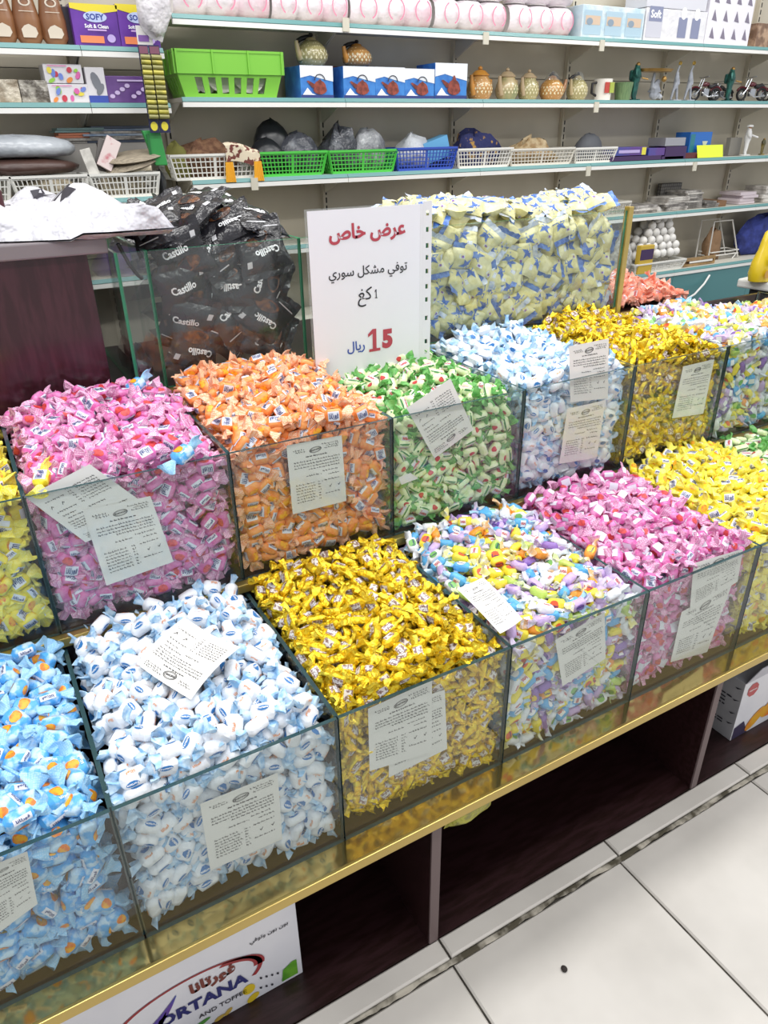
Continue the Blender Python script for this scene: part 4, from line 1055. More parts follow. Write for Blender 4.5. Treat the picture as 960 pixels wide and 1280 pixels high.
# ---- second shelf: crate, kettle boxes, teapots, figures
GREEN = M_('lime_plastic', '#7cc242', rough=.35)
zs, yf = RT[2]; Y = yf+.02
X0, X1 = span(222, 352, Y, 95); Z1 = ztop(290, 63, Y); dp = .178; sl = .022
cr = thing('plastic_crate', ((X0+X1)/2, Y+dp/2, zs), 'lime green slotted plastic crate of plates on the shelf', 'crate')
zr = Z1-.075
def wall_with_slots(pt, n, nm):
    mb = MB(); us = [0]
    for k in range(n): c = .12+.76*(k+.5)/n; us += [c-.035, c+.035]
    us += [1]; v0, v1 = .14, .86; th = .004
    def q(u0, u1, a, b):
        P = [pt(u, v) for u, v in ((u0, a), (u1, a), (u1, b), (u0, b))]; nn = (P[1]-P[0]).cross(P[3]-P[0]).normalized()*th
        mb.add([*P, *[p-nn for p in P]], [(0, 1, 2, 3), (7, 6, 5, 4), (0, 4, 5, 1), (1, 5, 6, 2), (2, 6, 7, 3), (3, 7, 4, 0)])
    q(0, 1, 0, v0); q(0, 1, v1, 1)
    for k in range(0, len(us), 2): q(us[k], us[k+1], v0, v1)
    mb.build(nm, GREEN, cr)
lo4 = [(X0+sl, Y+sl*.5), (X1-sl, Y+sl*.5), (X1-sl, Y+dp-sl*.5), (X0+sl, Y+dp-sl*.5)]; hi4 = [(X0, Y), (X1, Y), (X1, Y+dp), (X0, Y+dp)]
for i in range(4):
    A, B, C_, D = Vector((*lo4[i], zs+.002)), Vector((*lo4[(i+1) % 4], zs+.002)), Vector((*hi4[(i+1) % 4], zr)), Vector((*hi4[i], zr))
    wall_with_slots(lambda u, v, A=A, B=B, C_=C_, D=D: A*(1-u)*(1-v)+B*u*(1-v)+C_*u*v+D*(1-u)*v, 6 if i % 2 == 0 else 4, 'slotted_side')
MB().box(X0+sl, X1-sl, Y+sl*.5, Y+dp-sl*.5, zs+.001, zs+.005).build('base', GREEN, cr)
rm = MB(); o_ = .010
for i in range(4):
    A, B = hi4[i], hi4[(i+1) % 4]; rm.bar((A[0], A[1], Z1-.004), (B[0], B[1], Z1-.004), .016, .008)
    P = [Vector((A[0], A[1], zr)), Vector((B[0], B[1], zr)), Vector((B[0], B[1], Z1)), Vector((A[0], A[1], Z1))]; nn = (P[1]-P[0]).cross(P[3]-P[0]).normalized()*.006
    rm.add([*[p+nn for p in P], *[p-nn*.3 for p in P]], [(0, 1, 2, 3), (7, 6, 5, 4), (0, 4, 5, 1), (1, 5, 6, 2), (2, 6, 7, 3), (3, 7, 4, 0)])
    for f in (.0, .33, .67, 1.0):
        p = Vector((A[0]+(B[0]-A[0])*f, A[1]+(B[1]-A[1])*f, zr)); rm.bar(p+nn*1.4, p+nn*1.4+Vector((0, 0, Z1-zr)), .006, .006, up=(0, 1, 0))
rm.build('rim', GREEN, cr)
CHINA = M_('white_china', '#e8e5dd', rough=.25)
for k in range(6):
    x = X0+.055+(X1-X0-.11)*k/5
    o = MB().lathe([(.0001, 0), (.030, 0), (.062, .012), (.064, .014), (.058, .013), (.030, .004), (.0001, .004)], 20).build('plate', CHINA, smooth=50)
    o.location = (x, Y+.06+.02*(k % 2), zs+.075); o.rotation_euler = (math.radians(78), 0, math.radians(25-8*k)); 
    tag(o, 'white plate standing upright inside the lime green crate', 'plate', 'plates in the crate')

KBLUE = M_('kettle_box_blue', '#2a66b8', rough=.4, color2='#3f84cf', scale=18)
KSKY = M_('kettle_box_white', '#e6ebf2', rough=.4)
KRED = M_('kettle_print_red', '#96483a', rough=.4, color2='#6f332a', scale=60)
def kettle_box(p0, p1, pyt, label, tall=False, back=.025, faceless=False):
    t, X0, X1, zs, Z1, Y = boxed('kettle_box', p0, p1, pyt, RT[2], .15, KBLUE, label, 'box', back, group='kettle boxes on the second shelf')
    W, H = X1-X0, Z1-zs
    P = lambda u, v: (X0+W*u, zs+H*v)
    prints(t, Y, [([P(0, .62), P(.3, .70), P(.65, .60), P(1, .52), P(1, 1), P(0, 1)], KSKY), ([P(.05, .1), P(.2, .32), P(.34, .14), P(.45, .1)], WHITEP), ([P(0, 0), P(1, 0), P(1, .1), P(0, .1)], NAVY)])
    body = [P(.48+.26*math.cos(a)*(1 if math.sin(a) < 0 else .8)*.9+.1, .33+.22*math.sin(a)) for a in (2*math.pi*i/14 for i in range(14))]
    prints(t, Y, [(body, KRED), ([P(.36, .3), P(.18, .52), P(.24, .54), P(.44, .42)], KRED), ([P(.5, .5), P(.66, .5), P(.6, .66 if tall else .58), P(.56, .66 if tall else .58)], KRED)], 'kettle_picture', .003)
    if not tall:
        mb = MB(); c = P(.58, .55); ring2(mb, c[0], c[1], W*.17, H*.2, .16, front_fn(Y, .004), a0=0, a1=math.pi, n=10); mb.build('handle_picture', BLACKP, t)
    return t, X0, X1, zs, Z1, Y
kb = [kettle_box(375, 416, 82, 'blue kettle box under the olive teapot'), kettle_box(429, 469, 83, 'blue kettle box under the amber teapot'), kettle_box(469, 506, 84, 'blue kettle box third from the crate'),
      kettle_box(506, 543, 86, 'blue kettle box fourth from the crate, beside the taller box'), kettle_box(544, 584, 79, 'taller blue box with a lidded red teapot picture', True)]
boxed('kettle_box', 360, 376, 84, RT[2], .038, KBLUE, 'partly hidden blue kettle box standing behind the front row near the crate', 'box', .178)
boxed('kettle_box', 415, 431, 83, RT[2], .038, KRED, 'partly hidden box with dark red print between two kettle boxes', 'box', .178)
GL = dict(rough=.16, spec=.7, coat=.3)
OLIVE = M_('olive_glaze', '#a9a070', dots='#e9e4c0', dscale=95, dsize=.22, **GL); AMBER = M_('amber_glaze', '#b98a4e', dots='#f0dcb0', dscale=95, dsize=.22, **GL)
ORG = M_('orange_glaze', '#c98a35', color2='#a8742e', scale=12, **GL); TANG = M_('tan_glaze', '#b9a67c', color2='#8f9468', scale=12, **GL); BLKH = M_('black_handle', '#1f1e22', rough=.35)
SPOTS = M_('glaze_spots', '#e6dfbb', rough=.2)
def teapot(p, pyt, zb, label, mb_, ml, w, Y, style, face=-1, wrap=False):
    X = at(p, pyt+15, y=Y)[0]; H = ztop(p, pyt, Y)-zb; r = w/2
    t = thing('teapot', (X, Y, zb), label, 'teapot', 'glazed teapots on the second shelf')
    c = (X, Y, zb)
    if style == 'bail':      # squat round kettle with a dark bail handle
        MB().lathe([(.0001, 0), (r*.72, .001), (r*.95, H*.18), (r, H*.34), (r*.86, H*.56), (r*.5, H*.74), (r*.36, H*.78), (.0001, H*.78)], 20, c).build('body', mb_, t, smooth=50)
        MB().lathe([(r*.38, H*.775), (r*.30, H*.84), (r*.1, H*.88), (.0001, H*.885)], 16, c).build('lid', ml, t, smooth=50)
        MB().lathe([(.0001, H*.88), (r*.09, H*.88), (r*.15, H*.93), (r*.10, H), (.0001, H)], 10, c).build('knob', BLKH, t, smooth=50)
        MB().tube([(X+face*r*.80, Y-r*.2, zb+H*.22), (X+face*r*1.05, Y-r*.3, zb+H*.45), (X+face*r*1.15, Y-r*.35, zb+H*.74)], [r*.24, r*.17, r*.11], 10).build('spout', ml, t, smooth=60)
        MB().tube([(X-face*r*.1+face*r*1.15*math.cos(a), Y+.01, zb+H*.55+H*.34*math.sin(a)) for a in (math.pi*k/10 for k in range(2, 6))], r*.13, 8).build('handle', BLKH, t, smooth=60)
    else:                    # upright jug with a lid, spout and side handle
        MB().lathe([(.0001, 0), (r*.74, .001), (r*.92, H*.14), (r, H*.30), (r*.92, H*.48), (r*.66, H*.66), (r*.62, H*.70), (.0001, H*.70)], 20, c).build('body', mb_, t, smooth=50)
        MB().lathe([(r*.70, H*.70), (r*.72, H*.73), (r*.40, H*.85), (r*.12, H*.89), (.0001, H*.89)], 18, c).build('lid', ml, t, smooth=50)
        MB().lathe([(.0001, H*.885), (r*.16, H*.90), (r*.18, H*.95), (.0001, H)], 10, c).build('knob', ml, t, smooth=50)
        MB().tube([(X-r*.72, Y-r*.3, zb+H*.16), (X-r*1.0, Y-r*.35, zb+H*.42), (X-r*1.08, Y-r*.38, zb+H*.72)], [r*.26, r*.2, r*.13], 10).build('spout', ml, t, smooth=60)
        MB().tube([(X+r*.62, Y, zb+H*.62), (X+r*1.05, Y, zb+H*.58), (X+r*1.1, Y, zb+H*.36), (X+r*.9, Y, zb+H*.2)], r*.1, 8).build('handle', ml, t, smooth=60)
    sp_ = MB()
    for a in range(9):
        for v in range(3):
            th = math.radians(190+a*18+9*(v % 2)); rr = r*(.97, 1.0, .95)[v]+.001; z = zb+H*(.22, .32, .42)[v]*(1 if style != 'bail' else 1.05)
            sp_.add([(X+rr*math.cos(th+dx), Y+rr*math.sin(th+dx), z+dz) for dx, dz in ((-.07, 0), (0, -.006), (.07, 0), (0, .006))], [(0, 1, 2, 3)])
    sp_.build('glaze_dots', SPOTS, t)
    if wrap: lump_part(t, (X, Y, zb+H*.7), (r*.62, r*.62, H*.34))
    return t
def lump_part(t, c, r):
    fn = lambda u, v: (c[0]+r[0]*math.cos(2*math.pi*u)*(1-v)**.4*(1+.2*math.sin(9*u*6.28)), c[1]+r[1]*math.sin(2*math.pi*u)*(1-v)**.4*(1+.2*math.cos(7*u*6.28)), c[2]+r[2]*v)
    MB().grid(fn, 16, 5, wrap_u=True).build('plastic_wrap', CLEAR, t, smooth=60)
teapot(389, 41, kb[0][4]+.003, 'olive teapot with pale spout and black handle on a kettle box', OLIVE, M_('pale_glaze', '#b9a87f', **GL), .128, kb[0][5]+.075, 'bail')
teapot(446, 50, kb[1][4]+.003, 'amber teapot with orange spout on a kettle box', AMBER, ORG, .122, kb[1][5]+.075, 'bail', -1)
teapot(600, 82, RT[2][0]+.001, 'orange lidded teapot right beside the tall kettle box', AMBER, ORG, .118, 2.30, 'jug')
teapot(634, 84, RT[2][0]+.001, 'green-tan lidded teapot between the orange one and a plain tan one', TANG, M_('tan_lid', '#b5a080', **GL), .108, 2.30, 'jug')
teapot(661, 86, RT[2][0]+.001, 'tan lidded teapot with no spout in view', OLIVE, M_('tan_lid', '#b5a080', **GL), .100, 2.30, 'jug')
teapot(690, 90, RT[2][0]+.001, 'brown squat kettle with clear wrap and dark handle', AMBER, M_('rust_glaze', '#a5764f', **GL), .118, 2.29, 'bail', 1, True)
teapot(722, 90, RT[2][0]+.001, 'olive squat kettle with clear wrap beside the wrapped mug', OLIVE, M_('pale_glaze', '#b9a87f', **GL), .104, 2.29, 'bail', -1, True)
Yf = 2.28
def lathe_thing(name, p, pyt, row, prof_, m, label, cat, Y=2.28, n=16, **k):
    X = at(p, pyt+10, y=Y)[0]; H = ztop(p, pyt, Y)-row[0]-.001
    o = MB().lathe([(r, z*H) for r, z in prof_], n, (X, Y, row[0]+.001), **k).build(name, m, origin=(X, Y, row[0]+.001), smooth=45)
    return tag(o, label, cat), X, Y, H
mg = thing('mug', (at(753, 113, y=Yf)[0], Yf, RT[2][0]), 'wrapped mug printed with red and green patches in a glossy bag', 'mug')
X = mg.location.x; zb = RT[2][0]+.001
MB().lathe([(.0001, 0), (.042, 0), (.045, .09), (.041, .09), (.038, .006), (.0001, .006)], 18, (X, Yf, zb)).build('cup', CHINA, mg, smooth=45)
mb = MB().box(X-.03, X-.002, Yf-.0475, Yf-.044, zb+.03, zb+.075); mb.build('print', M_('mug_red', '#b8463c', rough=.4), mg); MB().box(X+.002, X+.03, Yf-.0475, Yf-.044, zb+.03, zb+.075).build('print', M_('mug_green', '#a3b04c', rough=.4), mg)
MB().tube([(X-.042, Yf, zb+.075), (X-.07, Yf, zb+.07), (X-.07, Yf, zb+.03), (X-.042, Yf, zb+.02)], .006, 8).build('handle', BLKH, mg, smooth=60)
lathe_thing('cup', 779, 103, RT[2], [(.0001, 0), (.036, 0), (.046, 1), (.043, 1), (.033, .05), (.0001, .05)], M_('moss_green_cup', '#6f8a5f', rough=.35, color2='#5d7852', scale=30, stretch=(8, 8, .5)), 'tall moss green ribbed cup beside the wrapped mug', 'cup')
def skin(name, V, E, R_, m, label=None, cat=None, parent=None, loc=(0, 0, 0), group=None, sub=1):
    me = bpy.data.meshes.new(name); me.from_pydata(V, E, []); o = bpy.data.objects.new(name, me); COL.objects.link(o); me.materials.append(m)
    o.modifiers.new('skin', 'SKIN'); sv = me.skin_vertices[0].data if me.skin_vertices else None
    if sv is None: sv = me.skin_vertices.new(name='skin').data
    for i, r in enumerate(R_): sv[i].radius = (r, r); sv[i].use_root = (i == 0)
    s = o.modifiers.new('sub', 'SUBSURF'); s.levels = sub; s.render_levels = sub
    o.location = loc
    if parent: o.parent = parent
    return tag(o, label, cat, group) if label else o
STV = [(0, 0, .50), (0, 0, .66), (0, 0, .80), (0, 0, .87), (0, -.01, .955), (-.10, 0, .78), (-.15, -.03, .64), (-.10, -.11, .58), (.10, 0, .78), (.15, -.03, .64), (.10, -.12, .60), (-.06, 0, .46), (-.07, 0, .25), (-.07, .01, .04), (-.075, -.06, .02), (.06, 0, .46), (.07, 0, .25), (.07, .01, .04), (.075, -.06, .02)]
STE = [(0, 1), (1, 2), (2, 3), (3, 4), (2, 5), (5, 6), (6, 7), (2, 8), (8, 9), (9, 10), (0, 11), (11, 12), (12, 13), (13, 14), (0, 15), (15, 16), (16, 17), (17, 18)]
STR = [.095, .10, .10, .05, .075, .055, .048, .04, .055, .048, .04, .07, .06, .05, .035, .07, .06, .05, .035]
def figure(p, pyt, row, label, m, Y=2.28, V=None, rot=0, gold=None, base=True, name='figurine', extra=None, group='painted figurines on the shelves'):
    X = at(p, pyt+14, y=Y)[0]; H = ztop(p, pyt, Y)-row[0]-.004
    t = thing(name, (X, Y, row[0]), label, 'figurine', group)
    c, s = math.cos(rot), math.sin(rot)
    V = V or STV
    o = skin('body', [((x*c-y*s)*H, (x*s+y*c)*H, z*H+.004) for x, y, z in V], STE[:len(V)-1] if V is STV else [(i, i+1) for i in range(len(V)-1)], [r*H*1.3 for r in STR[:len(V)]], m, parent=t)
    if base: MB().lathe([(.0001, 0), (H*.2, 0), (H*.2, .006), (.0001, .006)], 12, (X, Y, row[0]+.0005)).build('base', m, t)
    if gold:
        MB().lathe([(.0001, -.045*H), (.06*H, -.03*H), (.066*H, .01*H), (.04*H, .05*H), (.0001, .062*H)], 12, (X, Y-.02*H, row[0]+.955*H)).build('face', gold, t, smooth=60)
    return t, X, Y, H
DKG = M_('dark_green_bronze', '#1f4a48', rough=.35, metal=.4, color2='#2f6a60', scale=40); BRZ = M_('old_gold', '#a8854a', rough=.35, metal=.5); GRYF = M_('grey_resin', '#8d929c', rough=.45, color2='#a7acb6', scale=30)
def backpack(t, X, Y, H, zb, m):
    MB().box(X-.16*H, X+.02*H, Y+.05*H, Y+.17*H, zb+.52*H, zb+.82*H).build('backpack', m, t, bevel=.01)
    MB().tube([(X+.1*H, Y-.14*H, zb+.60*H), (X+.28*H, Y-.22*H, zb+.56*H)], .02*H, 8).build('trumpet', BRZ, t)
t, X, Y, H = figure(796, 77, RT[2], 'dark green soldier figurine with gold face beside the green cup', DKG, gold=BRZ, rot=.5); backpack(t, X, Y, H, RT[2][0], DKG)
t, X, Y, H = figure(914, 83, RT[2], 'dark green soldier figurine standing among the model motorcycles', DKG, gold=BRZ, rot=.5); backpack(t, X, Y, H, RT[2][0], DKG)
# kneeling tray bearer
X = at(818, 115, y=2.28)[0]; H = ztop(818, 88, 2.28)-RT[2][0]; zb = RT[2][0]
t = thing('figurine', (X, 2.28, zb), 'crouching grey figurine balancing a flat gold tray on its head', 'figurine', 'painted figurines on the shelves')
skin('body', [(-.0, 0, .18*H), (0, -.02*H, .45*H), (.02*H, -.04*H, .58*H), (.1*H, -.06*H, .72*H), (-.16*H, 0, .5*H), (-.18*H, -.05*H, .95*H), (.2*H, 0, .2*H), (.28*H, -.15*H, .08*H), (-.2*H, -.1*H, .1*H)], [(0, 1), (1, 2), (2, 3), (1, 4), (4, 5), (0, 6), (6, 7), (0, 8)], [q*H for q in (.2, .17, .08, .11, .08, .05, .13, .07, .12)], GRYF, parent=t)
MB().lathe([(.0001, 0), (.10, 0), (.112, .012), (.0001, .010)], 20, (X-.02, 2.27, zb+.95*H), sy=.5).build('tray', BRZ, t, smooth=40)
MB().lathe([(.0001, -.1*H), (.09*H, -.05*H), (.1*H, .02*H), (.05*H, .1*H), (.0001, .11*H)], 12, (X+.1*H, 2.24, zb+.70*H)).build('face', BRZ, t, smooth=60)
for p, lab in ((845, 'slim grey dancer figurine holding a gold spiral, nearer the soldier'), (862, 'slim grey dancer figurine holding a gold spiral, beside the first motorcycle')):
    V = [(0, 0, .34), (0, 0, .46), (0, 0, .56), (.01, 0, .63), (.02, 0, .70), (-.05, 0, .55), (-.03, -.02, .72), (.03, -.02, .86), (.05, 0, .55), (.09, -.02, .42), (.04, -.05, .36), (-.05, 0, .3), (-.09, 0, .15), (-.13, 0, .01), (-.13, -.04, .0), (.05, 0, .3), (.09, 0, .15), (.12, 0, .01), (.12, -.04, .0)]
    X = at(p, 105, y=2.28)[0]; H = ztop(p, 74, 2.28)-RT[2][0]-.004
    t = thing('figurine', (X, 2.28, RT[2][0]), lab, 'figurine', 'painted figurines on the shelves')
    skin('body', [(x*H, y*H, z*H+.006) for x, y, z in V], STE, [r*H*.62 for r in STR], GRYF, parent=t)
    MB().box(X-.16*H, X+.16*H, 2.255, 2.305, RT[2][0]+.0003, RT[2][0]+.006).build('base', GRYF, t)
    mb = MB(); mb.tube([(X+.04*H+.065*H*(1-k/30)*math.cos(k*.55), 2.278, RT[2][0]+.92*H+.065*H*(1-k/30)*math.sin(k*.55)) for k in range(26)], .009*H, 6); mb.build('gold_spiral', M_('bright_gold', '#d8b548', rough=.25, metal=.8), t, smooth=60)
CHROME = M_('chrome', '#b9bcc2', rough=.18, metal=.9); MAROON = M_('maroon_paint', '#5a1a26', rough=.25, coat=.4); TYRE = M_('black_rubber', '#19191b', rough=.7)
def motorbike(p, label, m, L=.19, rot=.0, Y=2.27):
    X = at(p, 122, y=Y)[0]; zb = RT[2][0]+.001
    t = thing('model_motorcycle', (X, Y, zb), label, 'motorcycle', 'model motorcycles on the second shelf')
    r = L*.17; A, B = -L*.32, L*.34
    rx = lambda x, y, z: (X+x*math.cos(rot)-y*math.sin(rot), Y+x*math.sin(rot)+y*math.cos(rot), zb+z)
    for x in (A, B):
        w_ = MB().tube([rx(x+r*.82*math.cos(a), 0, r+r*.82*math.sin(a)) for a in (2*math.pi*i/16 for i in range(16))], r*.2, 6, close=True).build('wheel', TYRE, t, smooth=60)
        sp = MB()
        for k in range(8): a = k*math.pi/4; sp.bar(rx(x, 0, r), rx(x+r*.75*math.cos(a), 0, r+r*.75*math.sin(a)), .002)
        sp.build('spokes', CHROME, t)
    MB().tube([rx(A, .012, r), rx(A+L*.12, .012, r*1.9), rx(A+L*.2, .012, r*3.3)], L*.014, 6).build('fork', CHROME, t); MB().tube([rx(A, -.012, r), rx(A+L*.12, -.012, r*1.9), rx(A+L*.2, -.012, r*3.3)], L*.014, 6).build('fork', CHROME, t)
    MB().tube([rx(A+L*.22, -.045, r*3.6), rx(A+L*.17, -.02, r*3.5), rx(A+L*.17, .02, r*3.5), rx(A+L*.22, .045, r*3.6)], L*.014, 6).build('handlebar', CHROME, t)
    MB().lathe([(.0001, -.5), (.6, -.45), (1, 0), (.6, .45), (.0001, .5)], 12, M=Matrix.Translation(rx(-L*.02, 0, r*2.5)) @ Matrix.Rotation(rot, 4, 'Z') @ Matrix.Rotation(math.pi/2, 4, 'Y') @ Matrix.Diagonal((L*.07, L*.07, L*.24, 1))).build('fuel_tank', m, t, smooth=60)
    MB().tube([rx(L*.08, 0, r*2.25), rx(L*.18, 0, r*2.1), rx(L*.30, 0, r*2.4), rx(L*.40, 0, r*2.2)], [L*.05, L*.055, L*.05, L*.02], 8).build('seat', BLKH, t, smooth=60)
    MB().box(X-L*.10, X+L*.12, Y-L*.06, Y+L*.06, zb+r*.7, zb+r*1.9).build('engine', CHROME, t, bevel=.004)
    MB().tube([rx(A+L*.16, -.02, r*1.3), rx(0, -.028, r*.6), rx(B, -.03, r*.75)], L*.022, 8).build('exhaust', CHROME, t, smooth=60)
    for x in (A, B): MB().tube([rx(x+r*1.12*math.cos(a), 0, r+r*1.12*math.sin(a)) for a in (.5+.3*i for i in range(8))], L*.03, 6).build('mudguard', m, t, smooth=60)
    return t
motorbike(880, 'maroon model motorcycle nearest the grey dancers', MAROON, .18, -.35); motorbike(900, 'black and chrome model motorcycle behind the maroon one', BLKH, .16, -.25, 2.36)
motorbike(938, 'maroon model motorcycle on the far side of the second soldier', MAROON, .19, -.3); motorbike(968, 'dark red model motorcycle at the frame edge', MAROON, .18, -.3, 2.30)

# ---- third shelf: baskets, boxes, figures
BWHITE = M_('basket_white', '#e3e2dc', rough=.4); BGREEN = M_('basket_green', '#4fc24a', rough=.35); BBLUE = M_('basket_blue', '#3453b5', rough=.3); BCLEAR = M_('basket_milky', '#d9d6cc', rough=.35)
B = 'basket'
b1 = basket(B, 212, 322, 192, RT[3], .19, BWHITE, 'white lattice basket with a brown woolly scarf at the near end of the third shelf')
b2 = basket(B, 322, 408, 189, RT[3], .19, BGREEN, 'green lattice basket holding black pans', nh=5)
b3 = basket(B, 411, 496, 187, RT[3], .19, BGREEN, 'green lattice basket with dark film-wrapped goods next to the blue basket', nh=5)
b4 = basket(B, 495, 571, 184, RT[3], .19, BBLUE, 'blue lattice basket with a pale blue box sticking out', nh=5)
b5 = basket(B, 572, 641, 185, RT[3], .19, BWHITE, 'white lattice basket full of dark blue patterned cloth')
b6 = basket(B, 638, 718, 185, RT[3], .19, BCLEAR, 'milky basket of beige goods overlapping the long white one', x01=None)
b7 = basket(B, 719, 771, 184, RT[3], .19, BWHITE, 'white lattice basket with a grey shoe inside, beside the purple boxes')
def onto(b, fx, fy, dz=0): t, X0, X1, zs, Z1, Y = b; return (X0+(X1-X0)*fx, Y+.19*fy, zs+dz)
def fill(b, r, m, name, label, cat, seed, fx=.5, fy=.5, dz=.006, rough=.2, fold=3.0, group=None): return lump(name, onto(b, fx, fy, dz), r, m, label, cat, seed, rough, fold=fold, group=group)
WOOL = M_('brown_wool', '#6b4a38', rough=.9, color2='#8d6a50', scale=40, bump=1.0, bscale=60)
fill(b1, (.125, .065, .078), WOOL, 'woolly_scarf', 'brown woolly scarf heaped in the white basket', 'scarf', 3, .46, .5, rough=.28, fold=4)
fill(b1, (.05, .05, .075), M_('olive_cloth', '#7c7a3f', rough=.9), 'cloth', 'olive cloth tucked at the basket end beside the scarf', 'cloth', 5, .16, .5)
tz = thing('tasselled_cloth', onto(b1, .82, -.02, .05), 'cream embroidered cloth with yellow tassels hanging over the white basket', 'cloth')
P0 = onto(b1, .62, 0, 0); P1 = onto(b1, 1.02, 0, 0); ZT = b1[4]
MB().grid(lambda u, v: (P0[0]+(P1[0]-P0[0])*u, b1[5]-.012+.06*max(0, v-.5)+.004*math.sin(9*u), ZT+.012-.055*(1-min(1, v*2))+.016*math.sin(3*u+1)+.02*max(0, v-.5)), 12, 8).build('cloth', M_('embroidered_cream', '#d9cdb4', rough=.9, color2='#6e3a34', scale=45, mixlo=.52, mixhi=.56), tz, smooth=70)
for f in (.06, .9):
    x = P0[0]+(P1[0]-P0[0])*f; m = MB()
    for k in range(7): m.tube([(x+.004*k-.012, b1[5]-.016, ZT-.03), (x+.006*k-.018, b1[5]-.018, ZT-.10)], .003, 5)
    m.build('tassel', M_('yellow_wool', '#e8a92e', rough=.9), tz)
BLKP = M_('black_enamel', '#222429', rough=.3); FILM = M_('dark_film', '#4b4d55', rough=.2, color2='#8d9098', scale=18, mixlo=.5, mixhi=.75, bump=.8, bscale=24)
fill(b2, (.085, .06, .125), BLKP, 'black_pan', 'large black rounded pan standing tallest in the green basket', 'pan', 8, .36, .6, rough=.08)
fill(b2, (.075, .06, .085), BLKP, 'black_pan', 'smaller black pan at the near corner of the green basket', 'pan', 9, .02+.2, .35, rough=.06)
fill(b2, (.10, .06, .095), FILM, 'wrapped_pan', 'film-wrapped pan lying over the green basket rim', 'pan', 10, .70, .4, rough=.1)
fill(b3, (.085, .06, .105), FILM, 'wrapped_goods', 'dark crumpled film bag rising from the second green basket', 'bag', 12, .3, .5, rough=.3, fold=4)
fill(b3, (.085, .055, .10), M_('grey_film', '#77797f', rough=.2, color2='#b5b7bc', scale=16, bump=.6, bscale=24), 'wrapped_goods', 'grey film-wrapped bundle in the second green basket nearest the blue one', 'bag', 13, .72, .5, rough=.15)
fill(b4, (.085, .06, .085), M_('white_film_bag', '#cdd1d6', rough=.3, bump=.6, bscale=30), 'plastic_bag', 'crumpled white plastic bag in the blue basket', 'bag', 15, .45, .5)
c = onto(b4, .78, .45, .085); bx = MB().box(-.065, .065, -.03, .03, -.05, .035, M=Matrix.Translation(c) @ Matrix.Rotation(-.28, 4, 'Y')).build('pale_blue_box', M_('pale_blue_card', '#6db3e0', rough=.4), origin=c); tag(bx, 'pale blue box tilted in the blue basket', 'box')
NAVYC = M_('navy_cloth', '#2c3160', rough=.9, color2='#b08a4a', scale=34, mixlo=.56, mixhi=.62, bump=.7, bscale=40)
fill(b5, (.125, .065, .088), NAVYC, 'patterned_cloth', 'dark blue patterned cloth heaped in the white basket', 'cloth', 17, .5, .5, rough=.32, fold=4)
fill(b6, (.13, .06, .068), M_('beige_goods', '#c9b590', rough=.6, color2='#a1845c', scale=26, bump=.8, bscale=40), 'beige_goods', 'beige wrapped goods lying in the milky basket', 'goods', 19, .5, .5, rough=.3, fold=5)
fill(b7, (.085, .05, .08), M_('grey_shoe', '#5d6066', rough=.6), 'slipper', 'grey slipper with its toe above the white basket rim', 'slipper', 21, .62, .5, rough=.06)
PURP = M_('purple_box', '#3d2553', rough=.35); PURL = M_('purple_blue_box', '#3a4f9a', rough=.35, color2='#5c3f86', scale=10)
def flat_box(p0, p1, pt, pb, m, label, depth=.12, back=.02, row=RT[3], items=None, tilt=0):
    zs, yf = row; Y = yf+back; X0, X1 = span(p0, p1, Y, (pt+pb)/2); za = ztop((p0+p1)/2, pb, Y); zb_ = ztop((p0+p1)/2, pt, Y)
    if za < zs+.02: za = zs+.001
    t = thing('flat_box', ((X0+X1)/2, Y+depth/2, za), label, 'box', 'flat boxes on the third shelf')
    MB().box(X0, X1, Y, Y+depth, za, zb_).build('box', m, t, bevel=.002)
    return t, X0, X1, za, zb_, Y
f1 = flat_box(763, 826, 195, 207, PURP, 'dark purple flat box lying lowest beside the white basket')
f2 = flat_box(827, 854, 195, 205, PURP, 'dark purple flat box between the longer purple one and the neon card')
f3 = flat_box(768, 808, 184, 194.5, PURL, 'blue and purple flat box with a yellow edge on top of the purple boxes'); prints(f3[0], f3[5], [(rect2(f3[2]-.035, f3[2]-.004, f3[3]+.002, f3[4]-.002), M_('yellow_card', '#d9d04a', rough=.5)), (rect2(f3[1]+.03, f3[2]-.05, f3[3]+.012, f3[3]+.026), M_('pale_lilac', '#b5a6d6', rough=.5))])
f4 = flat_box(811, 831, 185, 194.5, PURL, 'small dark blue box beside the yellow-edged box')
f5 = flat_box(832, 858, 183, 194.5, PURP, 'purple box under a silver wrapped tin'); f6 = flat_box(832, 857, 172, 182.5, M_('silver_tin', '#a9aab0', rough=.25, metal=.6), 'silver wrapped tin on a purple box')
t, X0, X1, zs, Z1, Y = boxed('blue_box', 862, 889, 165, RT[3], .10, M_('bright_blue_card', '#2b6fc4', rough=.35), 'bright blue upright box with a lamp picture behind the neon card', 'box', .06)
prints(t, Y, [(rect2(X0+.005, X0+.04, zs+.02, Z1-.01), M_('teal_card', '#2f7f8d', rough=.4)), ([(X1-.075, Z1-.045), (X1-.03, Z1-.045), (X1-.045, Z1-.075), (X1-.06, Z1-.075)], M_('lamp_print', '#cfd8c0', rough=.4)), (rect2(X1-.056, X1-.049, zs+.03, Z1-.075), MATS['lamp_print'])])
t, X0, X1, zs, Z1, Y = boxed('dark_red_box', 853, 872, 191, RT[3], .03, M_('dark_red_card', '#5a2326', rough=.4), 'small dark red box beside the neon card', 'box', .025)
Y = 2.2+.012; X0, X1 = span(872, 905, Y, 198)
nc = thing('price_card', ((X0+X1)/2, Y, RT[3][0]), 'blank neon yellow shelf card leaning on the blue box', 'card')
